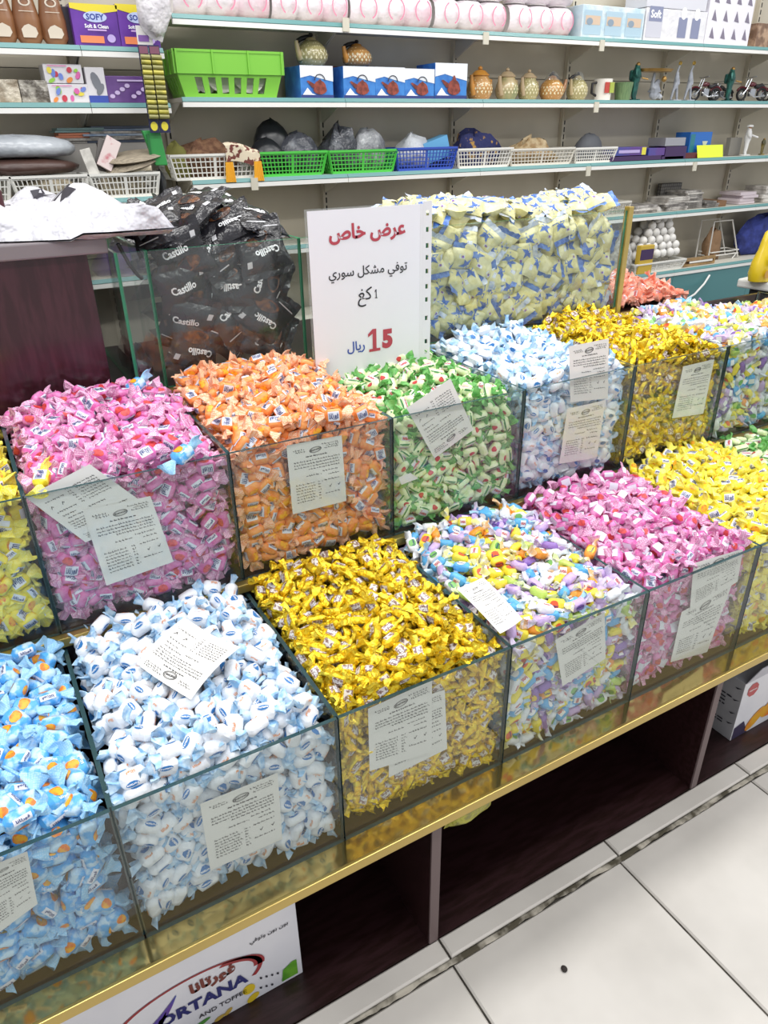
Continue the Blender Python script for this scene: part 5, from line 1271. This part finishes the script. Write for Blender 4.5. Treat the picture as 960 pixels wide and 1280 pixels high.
MB().add([(X0, Y, RT[3][0]+.001), (X1-.012, Y, RT[3][0]+.001), (X1+.006, Y+.028, RT[3][0]+.062), (X0+.012, Y+.028, RT[3][0]+.062), (X0, Y+.002, RT[3][0]+.001), (X1-.012, Y+.002, RT[3][0]+.001), (X1+.006, Y+.030, RT[3][0]+.062), (X0+.012, Y+.030, RT[3][0]+.062)],
         [(0, 1, 2, 3), (7, 6, 5, 4), (0, 4, 5, 1), (2, 6, 7, 3), (1, 5, 6, 2), (0, 3, 7, 4)]).build('card', M_('neon_yellow', '#d4e53a', rough=.5), nc)
WHF = M_('white_resin', '#dcdcdb', rough=.4)
t, X, Y, H = figure(935, 157, RT[3], 'white soldier figurine with an outstretched arm on the third shelf', WHF, gold=M_('skin_paint', '#b98a63', rough=.5), rot=.7, Y=2.27)
MB().tube([(X+.08*H, Y-.1*H, RT[3][0]+.70*H), (X+.32*H, Y-.2*H, RT[3][0]+.62*H)], .035*H, 8).build('arm', WHF, t); MB().lathe([(.13*H, 0), (.11*H, .05*H), (.07*H, .07*H), (.0001, .075*H)], 12, (X, Y-.01*H, RT[3][0]+.985*H)).build('helmet', WHF, t)
t, X, Y, H = figure(953, 172, RT[3], 'olive and gold soldier figurine beside the white one', M_('olive_bronze', '#4c4a2c', rough=.45, color2='#8d7a3c', scale=20), gold=BRZ, rot=.3, Y=2.27)
boxed('grey_packet', 912, 926, 172, RT[3], .03, M_('grey_packet', '#8a8780', rough=.4), 'small grey packet behind the white soldier', 'packet', .12)

# ---- fourth shelf: notebooks and booklets in stacks
PAPS = [M_('booklet_grey', '#b9b5b0', rough=.6, color2='#77736f', scale=30), M_('booklet_dark', '#5a5754', rough=.6, color2='#8d8985', scale=30), M_('booklet_pale', '#d6d2cb', rough=.6, color2='#a9a49e', scale=25)]
def stack(name, p, n, w, h, label, grp, mats, Y=2.235, d=.15, row=RT[4], py=250, cat='booklet', jit=.012):
    X = at(p, py, y=Y)[0]; z = row[0]+.0008
    for k in range(n):
        hh = h*rng.uniform(.8, 1.2)
        o = MB().box(-w/2, w/2, 0, d, 0, hh*.93).build(name, rng.choice(mats), bevel=.001)
        o.location = (X+rng.uniform(-jit, jit), Y+rng.uniform(-.006, .006), z); o.rotation_euler = (0, 0, rng.uniform(-.06, .06)); z += hh
        tag(o, label, cat, grp)
stack('booklet', 806, 3, .20, .012, 'thin pale booklet lying in the low stack nearest the marshmallow bin', 'low booklet stack', PAPS[::2], py=262)
stack('booklet', 846, 7, .17, .0105, 'grey booklet in the first tall stack on the fourth shelf', 'first tall booklet stack', PAPS, py=255)
stack('booklet', 868, 9, .14, .0105, 'grey booklet in the second tall stack under the dark checked book', 'second tall booklet stack', PAPS, Y=2.25, py=250)
t, X0, X1, zs, Z1, Y = boxed('checked_book', 826, 851, 229, RT[4], .03, M_('checked_cover', '#4c4a48', rough=.6, dots='#77746f', dscale=60, dsize=.4), 'dark checked book standing upright behind the booklet stacks', 'book', .19)
stack('booklet', 889, 3, .10, .012, 'dark booklet in the small pile between tall stacks and brown wallet', 'small booklet pile', [PAPS[1]], py=258)
stack('brown_wallet', 902, 1, .075, .035, 'brown wallet lying alone on the fourth shelf', None, [M_('brown_leather', '#7c5a3c', rough=.5)], py=256, cat='wallet')
stack('notebook', 936, 4, .14, .017, 'pale lilac notebook in the stack near the far end of the fourth shelf', 'lilac notebook stack', [M_('lilac_cover', '#cfc3c9', rough=.5)], py=252, cat='notebook')
stack('notebook', 963, 4, .12, .024, 'white notebook in the thick stack at the frame edge', 'white notebook stack', [PAPS[2]], py=248, cat='notebook')
b8 = basket(B, 735, 788, 253, RT[4], .16, BCLEAR, 'milky white basket behind the top of the marshmallow heap', nh=2)
for k, (p, c_) in enumerate(((478, 'dark'), (430, 'dark'), (505, 'round'))):
    Y = 2.26; X = at(p, 247, y=Y)[0]
    o = MB().box(X-.05, X+.05, Y, Y+.1, RT[4][0]+.0005, RT[4][0]+.045).build('dark_box', BLKP, origin=(X, Y, RT[4][0]+.0005), bevel=.003)
    tag(o, ['dark flat box on the fourth shelf just above the sign', 'dark flat box on the fourth shelf beside the black bags', 'dark flat box on the fourth shelf between the sign and marshmallows'][k], 'box')

# ---- bottom deck: balls in net bags, frame, lamp, cloth
BALLW = M_('ball_white', '#dedcd8', rough=.5)
b9 = basket(B, 794, 856, 327, RT[5], .24, BWHITE, 'white basket full of small white balls on the bottom shelf', nv=7)
R = random.Random(3); cx_, cy_ = (b9[1]+b9[2])/2, b9[5]+.12; br = .024; cnt = 0
for layer in range(7):
    zl = b9[3]+.09+layer*.036; hw = (b9[2]-b9[1])/2*(.92-.11*layer); hd = .10*(1-.09*layer)
    nx = max(1, int(2*hw/(2.05*br))); ny = max(1, int(2*hd/(2.05*br)))
    for i in range(nx):
        for j in range(ny):
            x = cx_+.02*layer*.6-hw+hw*2*(i+.5)/nx+(layer % 2)*.008; y = cy_-hd+hd*2*(j+.5)/ny
            if cnt == 0: ball = MB().lathe([(.0001, -br)]+[(br*math.cos(a), br*math.sin(a)) for a in (-1.2, -.75, -.25, .25, .75, 1.2)]+[(.0001, br)], 12).build('white_ball', BALLW, smooth=80); o = ball
            else: o = bpy.data.objects.new('white_ball', ball.data); COL.objects.link(o)
            o.location = (x+R.uniform(-.004, .004), y+R.uniform(-.004, .004), zl); cnt += 1
            tag(o, 'small white ball heaped in the white basket on the bottom shelf', 'ball', 'white balls in the bottom basket')
lump('netted_bag', (at(782, 310, y=2.2)[0], 2.24, RT[5][0]+.001), (.06, .07, .16), M_('white_net', '#d3d2cf', rough=.7, color2='#a9a8a4', scale=40, bump=1, bscale=60), 'white netted bag standing between the brass post and the ball basket', 'bag', 31, .25)
t, X0, X1, zs, Z1, Y = boxed('yellow_box', 800, 817, 307, RT[5], .03, M_('yellow_purple_box', '#c9a93c', rough=.4), 'small yellow and purple box leaning above the ball basket rim', 'box', .012)
prints(t, Y, [(rect2(X0+.004, X1-.004, Z1-.075, Z1-.02), PURP)])
tw = thing('picture_frame', (at(872, 335, y=2.19)[0], 2.19, RT[5][0]), 'light wooden frame with a white card on the bottom shelf', 'frame')
X0, X1 = span(853, 891, 2.185, 335); zf = RT[5][0]+.001; WD = M_('light_wood', '#a98a5e', rough=.6, color2='#8d7048', scale=20)
H = ztop(872, 322, 2.185)-zf
for a in ((X0, X1, zf, zf+.012), (X0, X1, zf+H-.014, zf+H), (X0, X0+.012, zf+.012, zf+H-.014), (X1-.012, X1, zf+.012, zf+H-.014)): MB().box(a[0], a[1], 2.18, 2.2, a[2], a[3]).build('frame_bar', WD, tw)
MB().box(X0+.05, X1-.02, 2.182, 2.186, zf+.016, zf+H-.016).build('card', PAPER, tw); MB().box(X0+.012, X1-.012, 2.196, 2.199, zf+.01, zf+H-.01).build('back_board', M_('brown_board', '#7a5f45', rough=.7), tw)
wl = thing('wire_stand', (at(900, 335, y=2.25)[0], 2.25, zf), 'white bent-wire lamp frame standing on the bottom shelf', 'stand')
xa_, xb_ = span(893, 915, 2.25, 278); xc, xd = span(882, 918, 2.25, 340); zt_ = ztop(905, 276, 2.25); zm = ztop(905, 314, 2.25)
WW = M_('white_wire', '#dcdad4', rough=.4)
for d_, nm in ((0, 'front_wire'), (.09, 'rear_wire')):
    MB().tube([(xc, 2.25+d_, zf+.004), (xa_, 2.25+d_, zt_), (xb_, 2.25+d_, zt_), (xd, 2.25+d_, zf+.004)], .0045, 6).build(nm, WW, wl)
for z in (zm, zm-.02): MB().tube([(xc+.02, 2.25, z), (xd-.005, 2.25, z), (xd-.005, 2.34, z), (xc+.02, 2.34, z), (xc+.02, 2.25, z)], .004, 6).build('cross_wire', WW, wl)
MB().tube([(xc+.03+(xd-xc-.05)*k/10, 2.25, zm-.02-.07*math.sin(math.pi*k/10)) for k in range(11)], .004, 6).build('sagging_wire', WW, wl)
lump('blue_cloth_bundle', (at(940, 318, y=2.33)[0]+.05, 2.31, zf), (.27, .065, .145), M_('royal_blue_cloth', '#232c66', rough=.8, color2='#35428f', scale=14, bump=.5, bscale=18), 'dark blue cloth bundle behind the wire stand', 'cloth', 33, .14)
lump('brown_paper_bundle', (at(890, 320, y=2.28)[0], 2.30, zf), (.06, .05, .11), M_('kraft_paper', '#8d6f52', rough=.8, bump=.6, bscale=30), 'brown paper bundle between the ball basket and wire stand', 'bundle', 35, .25)
tag(MB().tube([at(887, 344, y=2.14), at(880, 355, y=2.13), at(868, 368, y=2.08), at(852, 378, y=1.95), at(836, 384, y=1.75), at(833, 388, y=1.62)], .006, 8).build('white_cable', WHITE, origin=tuple(at(887, 344, y=2.14)), smooth=60), 'white cable hanging from the bottom shelf in front of the teal panel', 'cable')
C0 = at(922, 348, y=1.36); zsc = C0[2]
sc_ = thing('weighing_scale', (C0[0]+.2, 1.16, FLOOR), 'white weighing scale platform holding a yellow bottle', 'scale')
RS = Matrix.Translation((C0[0], C0[1], 0)) @ Matrix.Rotation(math.radians(8), 4, 'Z')
MB().box(0, .36, -.40, 0, zsc-.038, zsc, M=RS).build('weighing_plate', WHITE, sc_, bevel=.008)
MB().box(.04, .32, -.36, -.04, zsc-.12, zsc-.039, M=RS).build('scale_body', M_('scale_body', '#3a3a40', rough=.5), sc_, bevel=.01)
MB().box(.02, .36, -.38, -.01, FLOOR+.0005, zsc-.1205, M=RS).build('pedestal', M_('pedestal_dark', '#29262b', rough=.5), sc_)
YB = M_('yellow_bottle', '#e3c52a', rough=.25, coat=.3)
YBT = 1.27; xb0 = at(958, 320, y=YBT)[0]; hb = .235
bt = thing('detergent_bottle', (xb0, YBT, zsc), 'yellow bottle with a waisted shape standing on the white scale', 'bottle')
MB().lathe([(.0001, 0), (.070, .002), (.078, hb*.15), (.070, hb*.35), (.050, hb*.55), (.044, hb*.68), (.034, hb*.84), (.016, hb*.9), (.016, hb), (.0001, hb)], 20, (xb0, YBT, zsc+.001), sy=.6).build('bottle', YB, bt, smooth=50)
mb = MB(); f = lambda x, z: (xb0-.02+x, YBT-.050, zsc+z); plate(rect2(-.03, .0, hb*.30, hb*.48), f, mb); mb.build('label', M_('bottle_label', '#6b6a55', rough=.5), bt); mb = MB(); plate(oval(-.02, hb*.16, .018, .018), f, mb); mb.build('print', M_('honey_print', '#b98a2e', rough=.5), bt)
MB().lathe([(.02, 0), (.02, .03), (.0001, .03)], 12, (xb0, YBT, zsc+hb-.004)).build('cap', M_('yellow_cap', '#d6b21f', rough=.4), bt)

# ---- shelves over the till
SHAMP = M_('brown_bottle', '#7a4f33', rough=.25, color2='#8d6240', scale=8, stretch=(1, 1, .3), coat=.3)
for k, p in enumerate((4, 36, 68)):
    Y = 2.26; zs = LT[1][0]; X = at(p, 40, y=Y)[0]; H = .21
    t = thing('shampoo_bottle', (X, Y, zs), ['brown bottle with white labels nearest the frame edge', 'middle brown bottle of three with white labels', 'brown bottle with white labels closest to the purple pads'][k], 'bottle', 'brown bottles on the upper shelf')
    MB().lathe([(.0001, 0), (.030, .002), (.042, .02), (.042, .07), (.031, .13), (.028, .17), (.014, .19), (.014, .2), (.0001, .2)], 18, (X, Y, zs+.001), sy=.7).build('bottle', SHAMP, t, smooth=50)
    MB().lathe([(.017, .198), (.017, H+.02), (.0001, H+.02)], 12, (X, Y, zs)).build('cap', M_('dark_cap', '#3b2a22', rough=.4), t)
    f = lambda x, z: (X+x, Y-.0305, zs+z)
    mb = MB(); plate([(-.022, .018), (.015, .018), (.024, .03), (.02, .045), (0, .055), (-.014, .05), (-.024, .04)], f, mb); mb.build('label', M_('cream_label', '#cfc4b3', rough=.5), t)
    mb = MB(); ring2(mb, 0, .115, .018, .012, .3, lambda x, z: (X+x, Y-.0255, zs+z), n=14); plate(rect2(-.014, .014, .128, .145), lambda x, z: (X+x, Y-.0245, zs+z), mb); mb.build('label', MATS['cream_label'], t)
    mb = MB(); plate(rect2(-.022, .022, .088, .090), lambda x, z: (X+x, Y-.031, zs+z), mb); mb.build('print', MATS['cream_label'], t)
PV = M_('pads_purple', '#6a3aa0', rough=.3, color2='#5a2f8d', scale=10); PY = M_('pads_yellow', '#e0cf3a', rough=.35); PO = M_('pads_orange', '#e5875a', rough=.35)
for k, (a, b, pt) in enumerate(((88, 147, 5), (145, 196, 6))):
    t, X0, X1, zs, Z1, Y = boxed('sanitary_pads', a, b, pt, LT[1], .09, PV, ['purple pads pack with yellow top, fully in view', 'purple pads pack with yellow top, behind the hanging white bag'][k], 'pack', .03, group='purple pads packs')
    W = X1-X0; H = Z1-zs
    prints(t, Y, [([(X0, Z1), (X0, Z1-H*.12), (X0+W*.5, Z1-H*.24), (X1, Z1-H*.14), (X1, Z1)], PY), (oval(X0+W*.5, zs+H*.70, W*.25, H*.13), M_('pads_blue', '#b9c6ea', rough=.4)), (('SOFY', X0+W*.5, zs+H*.70, W*.38), M_('sofy_blue', '#2f3f92', rough=.4)),
                  (('Soft & Clean', X0+W*.5, zs+H*.48, W*.5), WHITEP), (rect2(X0+W*.12, X0+W*.62, zs+H*.08, zs+H*.25), PO), (oval(X0+W*.78, zs+H*.2, W*.09, H*.1), M_('pads_lilac', '#b9a6dd', rough=.4)), (rect2(X0+W*.3, X0+W*.7, zs+H*.37, zs+H*.41), M_('pads_lilac2', '#c7a6dd', rough=.4))])
boxed('dark_pack', 78, 88, 8, LT[1], .05, M_('dark_pack', '#241d2a', rough=.4), 'dark narrow pack between the brown bottles and the purple pads', 'pack', .06)
# white bundle of bags hanging at the shelf corner
hb_ = lump('hanging_bag', tuple(at(190, 8, y=2.12)), (.055, .04, .085), M_('white_poly_bag', '#e9e6e8', rough=.3, color2='#dcd8dd', scale=12, bump=.6, bscale=20), 'crumpled white plastic bag hanging at the corner of the top shelf', 'bag', 41, .2, flatb=False)
tgl = thing('hanging_tag', (.20, 2.14, 1.84), 'white cardboard hang tag under the white bag', 'tag'); X0, X1 = span(171, 190, 2.14, 45)
MB().box(X0, X1, 2.14, 2.142, ztop(180, 56, 2.14), ztop(180, 32, 2.14)).build('tag_card', PAPER, tgl); MB().box(X0+.004, X1-.012, 2.1385, 2.1395, ztop(180, 52, 2.14), ztop(180, 44, 2.14)).build('print', M_('tag_purple', '#8a5fae', rough=.5), tgl)
# second shelf
t, X0, X1, zs, Z1, Y = boxed('foil_pack', -14, 24, 99, LT[2], .08, M_('foil_beige', '#9a8d7a', rough=.22, color2='#c9c0ae', scale=30, mixlo=.42, mixhi=.6, bump=.8, bscale=35), 'beige glossy snack packs at the frame edge', 'pack')
t, X0, X1, zs, Z1, Y = boxed('foil_pack', 25, 61, 100, LT[2], .08, M_('foil_silver', '#a9a49a', rough=.2, color2='#5c564e', scale=30, mixlo=.45, mixhi=.6, bump=.8, bscale=35), 'silver glossy snack pack beside the stacked toy boxes', 'pack')
TOY = lambda: [(M_('toy_red', '#c23d4e', rough=.4)), M_('toy_green', '#93c94a', rough=.4), M_('toy_pink', '#d667a8', rough=.4), M_('toy_blue', '#6f86cf', rough=.4), M_('toy_orange', '#e08a42', rough=.4), M_('toy_yellow', '#e3d24f', rough=.4)]
CARDW = M_('toy_white', '#dad8dc', rough=.45)
t1 = boxed('toy_box', 61, 111, 105, LT[2], .10, CARDW, 'lower white toy box with colourful fruit prints', 'box')
t2 = boxed('toy_box', 55, 103, 80, LT[2], .10, CARDW, 'upper white toy box with colourful prints, stacked on another', 'box', zb=t1[4]+.001)
for q, (t, X0, X1, zs, Z1, Y) in enumerate((t1, t2)):
    W = X1-X0; H = Z1-zs; R = random.Random(q+2); C = TOY()
    prints(t, Y, [(oval(X0+W*R.uniform(.12, .88), zs+H*R.uniform(.15, .75), W*R.uniform(.05, .11), H*R.uniform(.08, .16), 12, R.uniform(0, 2)), C[i % 6]) for i in range(10)]+[(rect2(X0+W*.1, X0+W*.6, zs+H*.88, zs+H*.92), C[2])])
t, X0, X1, zs, Z1, Y = boxed('white_box', 107, 131, 84, LT[2], .06, CARDW, 'tall white box with a grey flower print and blue foot', 'box')
prints(t, Y, [(rect2(X0, X1, zs, zs+.022), M_('royal_print', '#3a50a8', rough=.4)), (oval((X0+X1)/2, (zs+Z1)/2+.01, .014, .03, 12, .3), M_('grey_flower', '#777a82', rough=.5)), (oval((X0+X1)/2+.01, (zs+Z1)/2-.012, .01, .02, 12, -.6), MATS['grey_flower'])])
t, X0, X1, zs, Z1, Y = boxed('purple_pack', 133, 188, 95, LT[2], .07, M_('deep_purple_pack', '#6b4a8a', rough=.35, color2='#5c3d7c', scale=14), 'purple pack with white ribbon prints behind the hanging strips', 'pack')
W = X1-X0; H = Z1-zs
prints(t, Y, [(oval(X0+W*(.1+.12*i), zs+H*(.25+.13*(i % 4)), W*.06, H*.08, 10), M_('pack_lilac', '#c9b6de', rough=.4)) for i in range(7)]+[(rect2(X0+W*.25, X0+W*.9, zs+H*.8, zs+H*.86), MATS['pack_lilac'])])
# clip strips of batteries hanging from the corner
YS = 2.10
CLIPY = M_('strip_yellow', '#b9b04a', rough=.4, color2='#8f8a3a', scale=30); CLIPD = M_('strip_navy', '#22234a', rough=.4); SG = M_('strip_green', '#2f8f45', rough=.4)
for k, (a, b) in enumerate(((181, 193), (194, 207))):
    X0, X1 = span(a, b, YS, 110); zt_, zb_ = ztop(195, 56, YS), ztop(195, 166, YS)
    t = thing('clip_strip', ((X0+X1)/2, YS, zt_), ['dark hanging strip of yellow wrapped cells, nearer the till', 'dark hanging strip of yellow wrapped cells, beside the green crate'][k], 'strip', 'hanging clip strips')
    MB().box(X0, X1, YS+.012, YS+.016, zb_, zt_).build('card_strip', CLIPD, t)
    n = 13
    for i in range(n):
        z = zt_-.035-(zt_-zb_-.07)*i/n
        MB().tube([(X0+.001, YS, z), (X1-.001, YS, z-.001)], .0075, 8).build('cell', CLIPY if i % 2 else M_('cell_olive', '#8d8a55', rough=.4), t, smooth=60)
    mb = MB(); plate(oval((X0+X1)/2, zb_+.02, .012, .014), lambda x, z: (x, YS+.011, z), mb); mb.build('badge', M_('strip_badge', '#e0d23f', rough=.4), t)
    MB().box(X0+.002, X1-.002, YS+.010, YS+.0118, zt_-.025, zt_-.004).build('header', M_('strip_header', '#7a4a5e', rough=.5), t)
MB
X0, X1 = span(180, 206, 2.13, 180); zt_, zb_ = ztop(195, 163, 2.13), ztop(195, 207, 2.13)
gp = thing('green_packet', ((X0+X1)/2, 2.13, zt_), 'long green packet hanging below the dark strips', 'packet')
MB().add([(X0, 2.13, zt_), (X1-.01, 2.13, zt_), (X1, 2.125, zb_), (X0+.03, 2.125, zb_), (X0, 2.15, zt_), (X1-.01, 2.15, zt_), (X1, 2.15, zb_), (X0+.03, 2.15, zb_)], [(0, 3, 2, 1), (4, 5, 6, 7), (0, 1, 5, 4), (1, 2, 6, 5), (2, 3, 7, 6), (3, 0, 4, 7)]).build('packet', SG, gp, bevel=.003)
MB().box(X0+.012, X0+.02, 2.1225, 2.126, zb_+.01, zt_-.01).build('print', M_('dark_green_print', '#1f6a35', rough=.4), gp)
# low shelf over the till: magazines, cushion under grey film, baskets
stack('magazine', 104, 6, .16, .008, 'magazine in the pile with an orange cover behind the baskets', 'magazines by the orange cover', [M_('mag_orange', '#c97a5a', rough=.4), PAPS[0], M_('mag_teal', '#7d9a9a', rough=.4)], Y=2.3, d=.11, row=(LT[3][0]+.17, 0), py=190, cat='magazine')
stack('magazine', 154, 7, .24, .0075, 'magazine in the blue-grey pile behind the baskets', 'blue-grey magazines', [M_('mag_blue', '#6f86a6', rough=.4, color2='#a9b4c2', scale=18), PAPS[0], M_('mag_dark', '#4a5468', rough=.4)], Y=2.3, d=.11, row=(LT[3][0]+.17, 0), py=186, cat='magazine', jit=.02)
for a, b, l in ((60, 126, 'grey box under the orange-covered magazines'), (128, 188, 'grey box under the blue-grey magazines')):
    X0, X1 = span(a, b, 2.3, 215); o = MB().box(X0, X1, 2.29, 2.415, LT[3][0]+.0005, LT[3][0]+.17).build('storage_box', M_('grey_storage', '#8f8c88', rough=.6), origin=((X0+X1)/2, 2.35, LT[3][0])); tag(o, l, 'box')
h_ = .0
b10 = basket(B, 14, 110, 219, LT[3], .17, BWHITE, 'white slatted basket under the grey wrapped cushion', nv=16, nh=3, taper=.014)
b11 = basket(B, 112, 199, 216, LT[3], .17, BWHITE, 'white slatted basket of fans and cards next to the black bags', nv=16, nh=3, taper=.014)
b12 = basket(B, -82, 12, 222, LT[3], .17, BWHITE, 'white slatted basket cut by the frame edge', nv=16, nh=3, taper=.014)
for b, l, sd in ((b10, 'beige sweets packs inside the basket under the cushion', 3), (b11, 'beige sweets packs inside the basket below the fans', 4)):
    o = lump('beige_packs', ((b[1]+b[2])/2, b[5]+.085, b[3]+.006), ((b[2]-b[1])/2-.03, .06, .045), M_('beige_packs', '#cbbfa6', rough=.5, color2='#8f846e', scale=40), l, 'packs', sd, .1)
zc_ = b10[4]+.002
X0, X1 = span(-40, 107, 2.16, 205)
cu = lump('brown_cushion', ((X0+X1)/2-.02, 2.20, zc_), ((X1-X0)/2, .085, .034), M_('brown_satin', '#3b2a26', rough=.35, color2='#4a352f', scale=6, bump=.2, bscale=10), 'dark brown satin cushion lying across the white baskets', 'cushion', 51, .05)
lump('wrapped_dome', ((X0+X1)/2-.02, 2.215, zc_+.052), ((X1-X0)/2*1.05, .08, .044), M_('grey_poly', '#8f949b', rough=.25, color2='#a9aeb4', scale=7, spec=.6, bump=.3, bscale=14), 'grey glossy plastic-wrapped dome on top of the brown cushion', 'bundle', 52, .05)
tilt = lambda c, a, ax='Y': Matrix.Translation(c) @ Matrix.Rotation(a, 4, ax)
def prop_card(px, py, w, h, a, m, label, Y, nm='card'):
    c = at(px, py, y=Y); o = MB().box(-w/2, w/2, -.006, .006, -h/2, h/2, M=Matrix.Translation(c) @ Matrix.Rotation(a, 4, 'Y') @ Matrix.Rotation(-.2, 4, 'X')).build(nm, m, origin=tuple(c), bevel=.001); return tag(o, label, 'card')
prop_card(112, 203, .035, .085, -.2, M_('pale_card', '#c9c6bf', rough=.4, color2='#a9a69f', scale=30), 'pale card standing at the end of the brown cushion', 2.14)
c_ = prop_card(136, 192, .05, .105, .55, M_('pink_card', '#d3c3c1', rough=.35, color2='#b96f78', scale=22, mixlo=.55, mixhi=.65), 'white and pink card leaning out of the basket by the fans', 2.15)
c_ = prop_card(127, 194, .035, .10, .35, M_('dark_card', '#54504e', rough=.35), 'dark card leaning behind the pink card', 2.17)
FAN = M_('woven_fan', '#9a8f7c', rough=.7, color2='#7d7364', scale=30, stretch=(1, 8, 8))
for k, (px, py, rx_, l) in enumerate(((168, 196, .105, 'grey-brown woven fan, upper one in the white basket'), (165, 205, .10, 'grey-brown woven fan, lower one in the white basket'))):
    c = at(px, py, y=2.16); o = MB().lathe([(.0001, -.006), (.8, -.005), (1, 0), (.8, .005), (.0001, .006)], 18, M=Matrix.Translation(c) @ Matrix.Rotation(-.12-.1*k, 4, 'Y') @ Matrix.Rotation(.25, 4, 'X') @ Matrix.Diagonal((rx_, .06, 1.8, 1))).build('woven_fan', FAN, origin=tuple(c), smooth=60); tag(o, l, 'fan')
c = at(186, 210, y=2.12); tag(MB().tube([(c[0]-.11, 2.14, c[2]-.008), (c[0]-.03, 2.13, c[2]-.002), (c[0]+.01, 2.12, c[2]+.002)], [.012, .007, .010], 10).build('wooden_spoon', M_('pale_spoon', '#d9cdb4', rough=.6), origin=tuple(c), smooth=60), 'pale wooden spoon handle lying over the basket rim', 'spoon')
lump('wire_basket', (at(203, 222, y=2.12)[0], 2.16, LT[3][0]+.001), (.018, .05, .05), BLKP, 'black ornamental ironwork at the end of the low shelf', 'ornament', 55, .2)
# dim shelf beneath: bags seen through the empty glass corner
zs4 = LT[4][0]+.001
lump('purple_bag', (at(145, 318, y=2.28)[0], 2.28, zs4), (.09, .07, .07), M_('purple_poly', '#5a3f8d', rough=.4), 'purple bag on the shelf seen through the empty glass corner', 'bag', 57, .2)
lump('dark_bag', (at(185, 318, y=2.28)[0], 2.28, zs4), (.08, .07, .05), M_('grey_poly2', '#9a97a0', rough=.4), 'pale grey bag beside the purple one on the dim shelf', 'bag', 58, .2)
zb3 = Z3B-.0015
lump('red_pouch', (-.215, 1.33, zb3), (.022, .07, .05), M_('red_pouch', '#8d2f33', rough=.35, bump=.5, bscale=40), 'red pouch lying in the empty glass corner', 'pouch', 59, .2)
lump('black_pouch', (-.213, 1.19, zb3), (.024, .06, .055), BAG, 'black pouch lying in front of the red one in the glass corner', 'pouch', 60, .25)
# ---- on the till desk
POLY = M_('white_shop_bag', '#d3d2d8', rough=.45, color2='#c3c2ca', scale=12, bump=1.0, bscale=18)
def bagfn(u, v, sd):
    x = -.62+.40*u+.12*(1-v)*u**2; y = 1.03+.17*(1-u)**1.5+.36*v
    e = (max(0, 1-(2*u-1)**4)*max(0, 1-(2*v-1)**4))**.5
    z = 1.4015+(.072*e*(1+.30*math.sin(7*u+3*v)+.24*math.sin(13*v-6*u)+.16*math.sin(21*u+9*v)) if sd > 0 else 0)+.002*sd
    if y < 1.075: z += (.012 if u > .6 else -.0)
    return (x, max(y, 1.05), z)
sb = MB()
for sd in (1, -1): sb.grid(lambda p, q: bagfn(p, q, sd), 20, 14, flip=sd < 0)
sbo = sb.build('plastic_bag', POLY, origin=(-.4, 1.2, 1.4015), smooth=70); tag(sbo, 'white plastic carrier bag with black print lying flat on the till desk', 'bag')
m = MB(); bf = lambda x, y: bagfn(x, y, 1)[:2]+(bagfn(x, y, 1)[2]+.0015,)
ring2(m, .66, .62, .06, .13, .16, bf, n=16, rot=.6); plate([(.66, .40), (.74, .42), (.72, .5), (.64, .5)], bf, m); plate(rect2(.60, .66, .72, .78), bf, m)
R = random.Random(8)
for k in range(9):
    v = .3+.055*k
    for j in range(3): u0 = .30+.05*j+R.uniform(0, .02); plate(rect2(u0, u0+.03, v, v+.012), bf, m)
m.build('print', BLACKP, sbo)
tb = thing('card_holder', (at(-4, 270, y=1.2)[0], 1.2, 1.4015), 'maroon framed white notice standing at the frame edge on the till desk', 'frame')
x1_ = at(9, 268, y=1.2)[0]; z0_, z1_ = 1.402, ztop(2, 236, 1.2)
MB().box(x1_-.16, x1_, 1.2, 1.212, z0_, z1_).build('frame', M_('maroon_frame', '#4a2228', rough=.4), tb, bevel=.012); MB().box(x1_-.15, x1_-.012, 1.198, 1.2005, z0_+.02, z1_-.012).build('notice', PAPER, tb)
tag(MB().tube([(-.235, 1.09, 1.385), (-.225, 1.095, 1.36), (-.215, 1.098, 1.335), (-.20, 1.10, 1.31), (-.19, 1.10, 1.30)], .0045, 8).build('black_cable', BLKH, origin=(-.235, 1.09, 1.385), smooth=60), 'short black cable hanging over the empty glass corner', 'cable')
# ---- odd sweets that strayed
def stray(key, kn, P, ang, label):
    body, ends, whole = proto(kn)[0][0]
    o = bpy.data.objects.new(NAMES[key], body); COL.objects.link(o); o.matrix_world = Matrix.Translation(P) @ Matrix.Rotation(ang, 4, 'Z') @ Matrix.Rotation(-.35, 4, 'Y')
    for e in ends: c = bpy.data.objects.new('twisted_end', e); COL.objects.link(c); c.parent = o
    tag(o, label, 'candy')
hp = {(h.key, h.row): h for h in HEAPS if not (h.key == 'assorted' and h.x0 > 1.6)}
def on_heap(key, row, px, py, up=.012):
    h = hp[(key, row)]; z = h.zt
    for _ in range(4): P = at(px, py, z=z); z = float(h.h(P[0], P[1]))+up
    return at(px, py, z=z)
stray('yellow', 'yellow', on_heap('pink', 2, 52, 598, .02), 1.2, 'lone yellow candy standing at the front corner of the left pink heap')
stray('blue', 'blue', on_heap('pink', 2, 228, 568, .016), .4, 'lone blue and white candy lying on the pink heap near the glass edge')
stray('blue', 'blue', on_heap('pink', 2, 170, 482, .016), .5, 'lone blue candy at the back of the left pink heap')
stray('assorted', 'a_bright_orange', on_heap('pink', 1, 738, 690, .014), .5, 'lone orange candy strayed onto the front pink heap')

# everything up onto the real floor
for o in list(scene.objects):
    if o.parent is None and o.type not in ('CAMERA', 'LIGHT'): o.location.z += DZ
